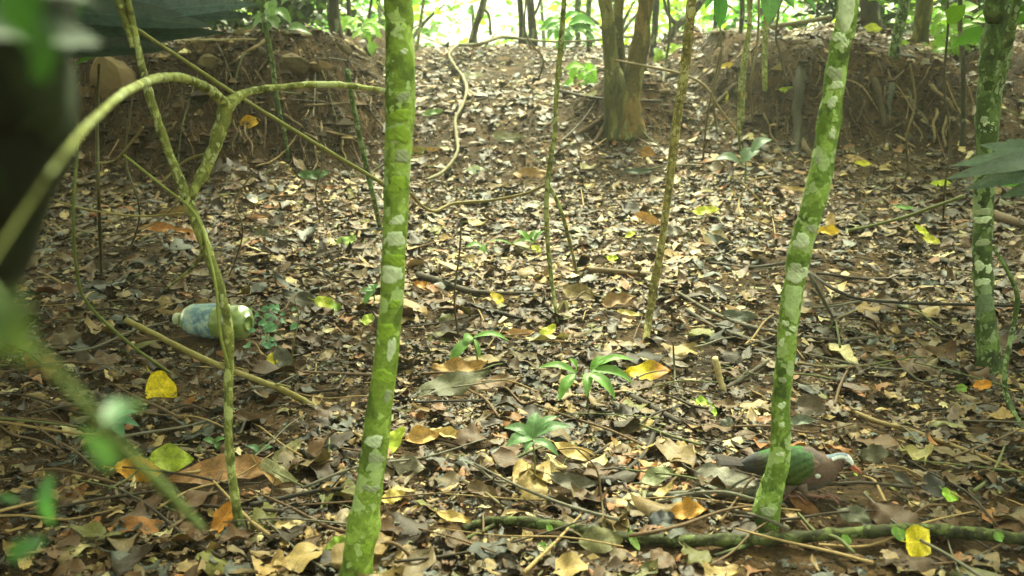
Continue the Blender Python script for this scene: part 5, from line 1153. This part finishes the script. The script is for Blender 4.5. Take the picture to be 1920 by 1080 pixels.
# ------------------------------------------------------------ the dove
def dove():
    M = mat_attr('plumage', .7, 170, .6, .25, .8)
    y = 1.60
    Q = lambda px, py, dy=0.: P(px, py, y + dy)
    s = depth(Q(1490, 880)) / F
    for qx in (1470, 1490, 1510, 1530, 1550, 1570, 1590):
        g_ = G(qx, 945); EXC.append((g_[0], g_[1], .035)); g_ = G(qx, 920); EXC.append((g_[0], g_[1], .03))
    foot = G(1482, 955); root = thing('dove', np.array([Q(1490, 900)[0], y, float(terrain(Q(1490, 900)[0], y))]), 'emerald-winged dove with white brow and red bill feeding behind the leaning trunk', 'bird')
    # spine: tail side -> head; px, py, half height px, half width px
    sp = np.array([(1388, 873, 8, 12), (1408, 870, 17, 20), (1430, 869, 25, 28), (1455, 871, 34, 35), (1482, 876, 41, 39), (1508, 879, 42, 39), (1532, 880, 37, 35), (1550, 876, 29, 27), (1562, 870, 20, 19), (1572, 865, 16.5, 14), (1582, 864, 15, 12.5), (1590, 867, 11, 9.5), (1596, 872, 6.5, 6), (1599, 875, 3, 3)])
    A = resample(sp, 6); seg = 32; th = np.arange(seg) / seg * 2 * math.pi
    T = np.gradient(A[:, :2], axis=0); T /= np.linalg.norm(T, axis=1, keepdims=True)
    V = []; col = []
    mauve, dkm, grey, wht, crown, rump, grn = [lin(c) for c in ((112, 90, 82), (94, 82, 80), (108, 102, 96), (222, 228, 232), (120, 134, 150), (70, 70, 74), (58, 104, 52))]
    for i, (px, py, hh, hw) in enumerate(A):
        nx, ny = -T[i, 1], T[i, 0]
        for a in th:
            h = math.sin(a) * hh; qx = px - nx * h * (1 if True else 1); qy = py - ny * h
            if h < 0: qx, qy = px - nx * h, py - ny * h
            V.append(Q(qx, qy, -math.cos(a) * hw * s))
            up = math.sin(a); f = px
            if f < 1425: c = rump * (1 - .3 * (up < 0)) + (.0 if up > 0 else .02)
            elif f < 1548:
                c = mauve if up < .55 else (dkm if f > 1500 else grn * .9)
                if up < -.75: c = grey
                if f > 1515 and up > .3: c = dkm * 1.15
            else:
                c = mauve
                if f > 1560 and up > .62: c = crown
                if f > 1565 and .22 < up <= .68: c = wht
                if f > 1586 and up > .1: c = wht
            col.append(c)
    V = np.array(V); col = np.array(col); m = len(A); i = np.arange(m - 1)[:, None]; j = np.arange(seg)[None]; a_ = i * seg + j; b_ = i * seg + (j + 1) % seg
    q = np.stack([a_, b_, b_ + seg, a_ + seg], -1).reshape(-1, 4)
    e = len(V); V = np.vstack([V, V[:seg].mean(0), V[-seg:].mean(0)]); col = np.vstack([col, rump, wht])
    jj = np.arange(seg); tr = np.vstack([np.stack([np.full(seg, e), (jj + 1) % seg, jj], -1), np.stack([np.full(seg, e + 1), (m - 1) * seg + jj, (m - 1) * seg + (jj + 1) % seg], -1)])
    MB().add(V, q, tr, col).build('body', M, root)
    # wings: overlapping feathers laid over a folded wing shell
    for side in (-1, 1):
        mbw = MB(); nu, nv = 26, 12; rows = []
        W = []; wc = []
        for iu in range(nu + 1):
            u = iu / nu; px = 1538 - u * 142; top = np.interp(u, [0, .12, .35, .6, .85, 1], [866, 850, 841, 845, 856, 868]); bot = np.interp(u, [0, .12, .35, .55, .75, 1], [880, 901, 911, 902, 888, 872])
            wid = np.interp(u, [0, .15, .4, .7, 1], [30, 38, 41, 32, 8]) + 2.0
            for iv in range(nv + 1):
                v = iv / nv; py = top + (bot - top) * v; k = math.sin(math.pi * (.12 + .76 * v)) ** .5
                scal = .9 * max(0, math.sin(u * 40 + (iv % 2) * 3.14)) if u > .1 else 0
                W.append(Q(px, py, side * (wid * k + scal) * s))
                g1, g2, br = lin((62, 92, 62)), lin((76, 90, 30)), lin((72, 66, 60))
                c = g1 * (1 - v) + g2 * v
                if u > .66: kk = min(1, (u - .66) / .12); c = c * (1 - kk) + br * kk
                if u < .10: c = mauve * 1.05
                c = c * (1 + .30 * math.sin(u * 34 + v * 9 + (iv % 2) * 3.14))
                wc.append(c)
        o = MB().add(np.array(W), grid_quads(1, nu, nv), col=np.array(wc)).build('wing', M, root); md = o.modifiers.new('thick', 'SOLIDIFY'); md.thickness = .004; md.offset = 0
        p = Q(1533, 893, side * 39 * s); MB().add(*_ball(p, (.006, .003, .0045), 10), col=lin((196, 200, 196))).build('shoulder_patch', M, root)
        # eye
        ey = Q(1581, 866, side * 12.2 * s); MB().add(*_ball(ey, (.0028, .0018, .0028), 12), col=(.01, .008, .008)).build('eye', mat_attr('eye', .12, 10, 0, .8, 0), root)
        MB().add(*_ball(Q(1586, 871, side * 8.6 * s), (.0075, .0014, .0022), 10), col=lin((44, 40, 40))).build('lore', M, root)
    # tail feathers
    for k in range(7):
        f = (k - 3) / 3; st = Q(1402, 868 + abs(f) * 3, f * 10 * s); en = Q(1340 + abs(f) * 7, 856 + abs(f) * 9 + k * .6, f * 22 * s)
        d = (en - st); L = np.linalg.norm(d); d /= L; n = np.array([0, -.3, 1.]); n -= d * n.dot(d); n /= np.linalg.norm(n); b = np.cross(n, d); VV = []
        for iu in range(7):
            u = iu / 6; wd = .0075 * (.7 + .5 * u) * (1 if u < .9 else .7)
            for v in (-1, 0, 1): VV.append(st + d * L * u + b * wd * v + n * (.0015 * (1 - abs(v)) + .0012 * (3 - abs(f * 3))))
        MB().add(np.array(VV), grid_quads(1, 6, 2), col=lin((72, 62, 60) if k % 2 else (56, 52, 54))).build('tail_feather', M, root)
    # bill, slightly open over a leaf edge
    MR = mat_attr('red_bill', .4, 40, .1, .5, .1)
    for nm, pts, rr_ in (('upper_bill', [(1595, 870), (1603, 877), (1611, 883), (1615, 889)], [4.6, 3.6, 2.8, .8]), ('lower_bill', [(1594, 875), (1600, 881), (1607, 887), (1610, 890)], [3.4, 2.6, 1.8, .6])):
        mb = MB(); addtube(mb, np.array([Q(*p) for p in pts]), np.array(rr_) * s, col=lin((176, 100, 80)), seg=12, n=5, rough=.02); mb.build(nm, MR, root)
    # legs and toes
    ML = mat_attr('pink_leg', .5, 200, .3, .4, .5)
    def leg(hip, knee, ank, toes, dy):
        g = G(*ank); an = np.array([Q(*ank, dy)[0], Q(*ank, dy)[1], 0]); an[2] = float(terrain(an[0], an[1])) + .014
        hp, kn = Q(*hip, dy), Q(*knee, dy)
        mb = MB(); addtube(mb, np.array([hp, (hp + kn) / 2, kn]), [.011, .0075, .0036], col=lin((118, 104, 96)), seg=12, n=5, rough=.05); lg = mb.build('leg', M, root)
        mb = MB(); addtube(mb, np.array([kn, (kn + an) / 2, an]), [.0030, .0024, .0028], col=lin((140, 98, 90)), seg=10, n=5, rough=.08); mb.build('shank', ML, root)
        for ang, l in toes:
            a = math.radians(ang); mid = an + np.array([math.cos(a) * l * .5, math.sin(a) * l * .5, .004]); tip = an + np.array([math.cos(a) * l, math.sin(a) * l, 0]); tip[2] = float(terrain(tip[0], tip[1])) + .010
            clw = tip + np.array([math.cos(a) * .005, math.sin(a) * .005, -.003])
            mb = MB(); addtube(mb, np.array([an, mid, tip, clw]), [.0024, .0021, .0017, .0005], col=lin((134, 96, 88)), seg=8, n=4, rough=.12); mb.build('toe', ML, root)
    leg((1486, 905), (1474, 926), (1484, 944), [(8, .026), (-28, .022), (40, .022), (178, .014)], -.018)
    leg((1502, 908), (1512, 928), (1545, 950), [(-2, .027), (-35, .022), (32, .022), (176, .014)], -.022)
def _ball(c, r, n=12):
    V = []; m = n // 2
    for i in range(m + 1):
        t = math.pi * i / m
        for j in range(n): p = 2 * math.pi * j / n; V.append([c[0] + r[0] * math.sin(t) * math.cos(p), c[1] + r[1] * math.sin(t) * math.sin(p), c[2] + r[2] * math.cos(t)])
    q = [[i * n + j, (i + 1) * n + j, (i + 1) * n + (j + 1) % n, i * n + (j + 1) % n] for i in range(m) for j in range(n)]
    return np.array(V), q
dove()

# ------------------------------------------------------------ leaf litter
def palette(rng, n):
    pal = [((56, 42, 26), .25), ((94, 68, 42), .26), ((114, 96, 66), .17), ((146, 120, 74), .12), ((178, 152, 96), .05), ((142, 94, 48), .05), ((196, 182, 136), .025), ((108, 106, 52), .04), ((88, 90, 84), .10)]
    names = ['dark brown', 'brown', 'grey-brown', 'tan', 'straw-coloured', 'orange-brown', 'pale cream', 'olive', 'slate grey']
    p = np.array([a[1] for a in pal]); k = rng.choice(len(pal), n, p=p / p.sum())
    c = lin(np.array([a[0] for a in pal])[k]) * rng.uniform(.75, 1.3, (n, 1))
    return c, k, names
def sample_ground(rng, n, y0, y1, mx=.68):
    yy = np.sqrt(rng.uniform(y0 ** 2, y1 ** 2, n)); xx = rng.uniform(-mx, mx, n) * (yy + .25)
    return xx, yy
rng = np.random.default_rng(5)
bands = [(.75, 2.3, 13000, .038), (2.3, 5.0, 25000, .049), (5.0, 9.9, 22000, .072)]
XX, YY, LL = [], [], []
for y0, y1, n, ml in bands:
    x, y = sample_ground(rng, n, y0, y1); XX.append(x); YY.append(y); LL.append(np.clip(ml * rng.lognormal(-.1, .62, n), .010, .125 if y0 < 2 else .15))
for y0, y1, n, ml in ((.75, 2.6, 15000, .017), (2.6, 5.5, 14000, .026)):
    x, y = sample_ground(rng, n, y0, y1); XX.append(x); YY.append(y); LL.append(ml * rng.lognormal(0, .4, n))
XX, YY, LL = map(np.concatenate, (XX, YY, LL))
NN = tnormal(XX, YY)
keep = (rng.random(len(XX)) < np.where(LL < .06, np.clip((NN[:, 2] - .66) * 4, .10, 1), np.clip((NN[:, 2] - .76) * 5, .01, 1))) & (rng.random(len(XX)) < .70 + 1.0 * vnoise(XX * 1.9 + 40, YY * 1.9) + .5 * vnoise(XX * 6, YY * 6))
for ex, ey, er in EXC: keep &= ((XX - ex) ** 2 + (YY - ey) ** 2) > (er + LL * .12) ** 2
XX, YY, LL, NN = XX[keep], YY[keep], LL[keep], NN[keep]
N = len(XX)
Lp = dict(W=LL * rng.uniform(.32, .72, N), c1=rng.normal(0, 1.0, N), c2=np.clip(rng.normal(0, 1.3, N), -2, 2), fold=rng.normal(0, .22, N), a=rng.uniform(.7, 1.15, N), b=rng.uniform(.5, 1.0, N))
frag = rng.random(N) < .62
Lp['u0'] = np.where(frag, rng.uniform(.05, .4, N), 0); Lp['u1'] = np.where(frag, rng.uniform(.55, .95, N), 1)
yaw = rng.uniform(0, 6.283, N); tilt = np.abs(rng.normal(0, .26, N)); tdir = rng.uniform(0, 6.283, N)
cols, ck, cnames = palette(rng, N)
cols = cols * .80 * (1 + .7 * vnoise(XX * 1.7 + 9, YY * 1.7 + 3))[:, None]
Z = terrain(XX, YY) + .004 + rng.uniform(0, .016, N) + np.sin(np.clip(tilt, 0, 1)) * LL * .15
POS = np.stack([XX, YY, Z], -1)
ppx, ppy, pdep = project(POS)
inview = (ppx > 5) & (ppx < 1915) & (ppy > 20) & (ppy < 1075)
score = np.where(inview, LL * np.sqrt(Lp['W'] / LL) / pdep * np.cos(np.clip(tilt, 0, 1.2)), 0)
NIND = 205
order = np.argsort(-score); big = np.zeros(N, bool); big[order[:NIND]] = True
def litter_mesh(sel, nu, nv, name, label):
    n = int(sel.sum())
    V, luv = leaves(n, LL[sel], Lp['W'][sel], Lp['c1'][sel], Lp['c2'][sel], Lp['fold'][sel], Lp['a'][sel], Lp['b'][sel], Lp['u0'][sel], Lp['u1'][sel], .6, nu, nv, rng, .22)
    V = place(V, POS[sel], NN[sel], yaw[sel], tilt[sel], tdir[sel])
    mb = MB(); mb.add(V.reshape(-1, 3), grid_quads(n, nu, nv), col=np.repeat(cols[sel], (nu + 1) * (nv + 1), 0), luv=luv.reshape(-1, 3))
    o = mb.build(name, M_dead, origin=np.zeros(3)); tag(o, label, 'leaf litter', None, 'stuff')
litter_mesh(~big & (YY < 3.2), 5, 4, 'leaf_litter', 'small dead leaves and fragments covering the near forest floor')
litter_mesh(~big & (YY >= 3.2), 4, 3, 'leaf_litter', 'dead leaves covering the far slope and the gully')

GL = 'dead leaves lying in the litter'
for i in order[:NIND]:
    shp = 'narrow' if Lp['W'][i] / LL[i] < .38 else ('broad' if Lp['W'][i] / LL[i] > .52 else 'oval')
    st = 'torn' if frag[i] else ('curled' if abs(Lp['c2'][i]) > 1.8 or abs(Lp['c1'][i]) > 1.5 else ('tilted' if tilt[i] > .5 else 'flat'))
    lab = uniq(f'{st} {shp} {cnames[ck[i]]} {"large leaf" if LL[i] > .085 else "leaf"} {where(ppx[i], ppy[i])}')
    if lab is None: continue
    o = one_leaf('fallen_leaf', POS[i] + [0, 0, .004], NN[i], LL[i], Lp['W'][i], cols[i], yaw[i], tilt[i], tdir[i], Lp['c1'][i] * .8, Lp['c2'][i] * .8, Lp['fold'][i], Lp['a'][i], Lp['b'][i],
                 Lp['u0'][i], Lp['u1'][i], .22, seed=int(i), zn=.10, stalk=not frag[i])
    tag(o, lab, 'leaf', GL)

# ------------------------------------------------------------ crumbs and tiny twigs as stuff
def crumbs():
    n = 40000
    x, y = sample_ground(rng, n, .7, 6.2)
    x2, y2 = sample_ground(rng, 16000, 4.6, 7.5); x = np.append(x, x2); y = np.append(y, y2); n = len(x)
    s = np.clip(.0032 * rng.lognormal(0, .6, n), .001, .018) * np.where(y > 4, 1.15, 1) * np.interp(y, [0, 2, 4], [.8, 1, 1.3])
    s = np.where((tnormal(x, y)[:, 2] < .8) & (y > 4.2), s * rng.uniform(1, 2.6, n), s)
    octa = np.array([[1, 0, 0], [-1, 0, 0], [0, 1, 0], [0, -1, 0], [0, 0, 1], [0, 0, -1]], float)
    tr = np.array([[0, 2, 4], [2, 1, 4], [1, 3, 4], [3, 0, 4], [2, 0, 5], [1, 2, 5], [3, 1, 5], [0, 3, 5]])
    V = octa[None] * rng.uniform(.5, 1.5, (n, 6, 1)) + rng.normal(0, .15, (n, 6, 3))
    V *= np.array([1, 1, .55]); a = rng.uniform(0, 6.28, n); ca, sa = np.cos(a)[:, None], np.sin(a)[:, None]
    V = np.stack([V[..., 0] * ca - V[..., 1] * sa, V[..., 0] * sa + V[..., 1] * ca, V[..., 2]], -1) * s[:, None, None]
    V += np.stack([x, y, terrain(x, y) + s * .4], -1)[:, None]
    T = (tr[None] + (np.arange(n) * 6)[:, None, None]).reshape(-1, 3)
    pal = lin([(48, 38, 24), (76, 58, 38), (140, 120, 80), (215, 200, 150), (80, 78, 66)])
    k = rng.choice(5, n, p=[.42, .38, .11, .02, .07])
    nz = tnormal(x, y)[:, 2]; k = np.where(nz < .75, k % 2, k)
    mb = MB(); mb.add(V.reshape(-1, 3), tris=T, col=np.repeat(pal[k] * rng.uniform(.7, 1.3, (n, 1)), 6, 0))
    tag(mb.build('soil_crumbs', mat_attr('soil_crumb', .85, 80, .4, .2), origin=np.zeros(3), smooth=False), 'crumbs of soil, seeds and chips scattered between the leaves', 'debris', None, 'stuff')
    m = 3800
    x, y = sample_ground(rng, m, .75, 8.5); L = np.clip(.05 * rng.lognormal(0, .5, m), .015, .18) * np.interp(y, [0, 3, 8], [1, 1.2, 2]); a = rng.uniform(0, 6.28, m)
    V = np.zeros((m, 12, 3)); th = np.array([0, 2.09, 4.19]); z0 = terrain(x, y)
    bend = rng.normal(0, .12, m)
    sl = rng.normal(0, .15, m)
    for r_ in range(4):
        f = r_ / 3 - .5
        cx = x + np.cos(a) * f * L - np.sin(a) * bend * L * (f * f * 4); cy = y + np.sin(a) * f * L + np.cos(a) * bend * L * (f * f * 4)
        cz = terrain(cx, cy) + .010 + rng.uniform(0, .012, m) * 0 + sl * f * L
        rad = .0014 * (1.2 - f) * np.interp(L, [.02, .2], [.8, 1.8])
        for k in range(3):
            V[:, r_ * 3 + k, 0] = cx - np.sin(a) * np.cos(th[k]) * rad; V[:, r_ * 3 + k, 1] = cy + np.cos(a) * np.cos(th[k]) * rad; V[:, r_ * 3 + k, 2] = cz + np.sin(th[k]) * rad
    q = np.array([[r_ * 3 + k, r_ * 3 + (k + 1) % 3, (r_ + 1) * 3 + (k + 1) % 3, (r_ + 1) * 3 + k] for r_ in range(3) for k in range(3)])
    Q = (q[None] + (np.arange(m) * 12)[:, None, None]).reshape(-1, 4)
    pal = lin([(52, 44, 34), (96, 78, 54), (150, 125, 84), (78, 84, 52)])
    mb = MB(); mb.add(V.reshape(-1, 3), Q, col=np.repeat(pal[rng.integers(0, 4, m)] * rng.uniform(.7, 1.3, (m, 1)), 12, 0))
    tag(mb.build('twig_litter', M_twig, origin=np.zeros(3)), 'fine broken twigs scattered through the leaf litter', 'twigs', None, 'stuff')
crumbs()

def haze():  # air volume added in place of the milky veil of a fogged lens
    V = np.array([[a, b, c] for a in (-60, 60) for b in (-61, 60) for c in (-5, 9)], float)
    q = [[0, 1, 3, 2], [4, 6, 7, 5], [0, 4, 5, 1], [2, 3, 7, 6], [0, 2, 6, 4], [1, 5, 7, 3]]
    m = bpy.data.materials.new('lens_veil_haze'); m.use_nodes = True; t = m.node_tree; t.nodes.clear()
    o = t.nodes.new('ShaderNodeOutputMaterial'); v = t.nodes.new('ShaderNodeVolumePrincipled'); v.inputs['Density'].default_value = .005; v.inputs['Color'].default_value = (.9, .95, .85, 1); v.inputs['Anisotropy'].default_value = .3
    t.links.new(v.outputs[0], o.inputs['Volume'])
    MBo = MB().add(V, q).build('haze', m, origin=np.zeros(3), smooth=False); tag(MBo, 'thin haze added for the milky veil of a fogged lens', 'haze', None, 'stuff')
haze()
for o in bpy.data.objects:
    if '_w' in o.keys(): del o['_w']
    if o.parent is not None:
        for k_ in ('category',):
            if k_ in o.keys(): del o[k_]
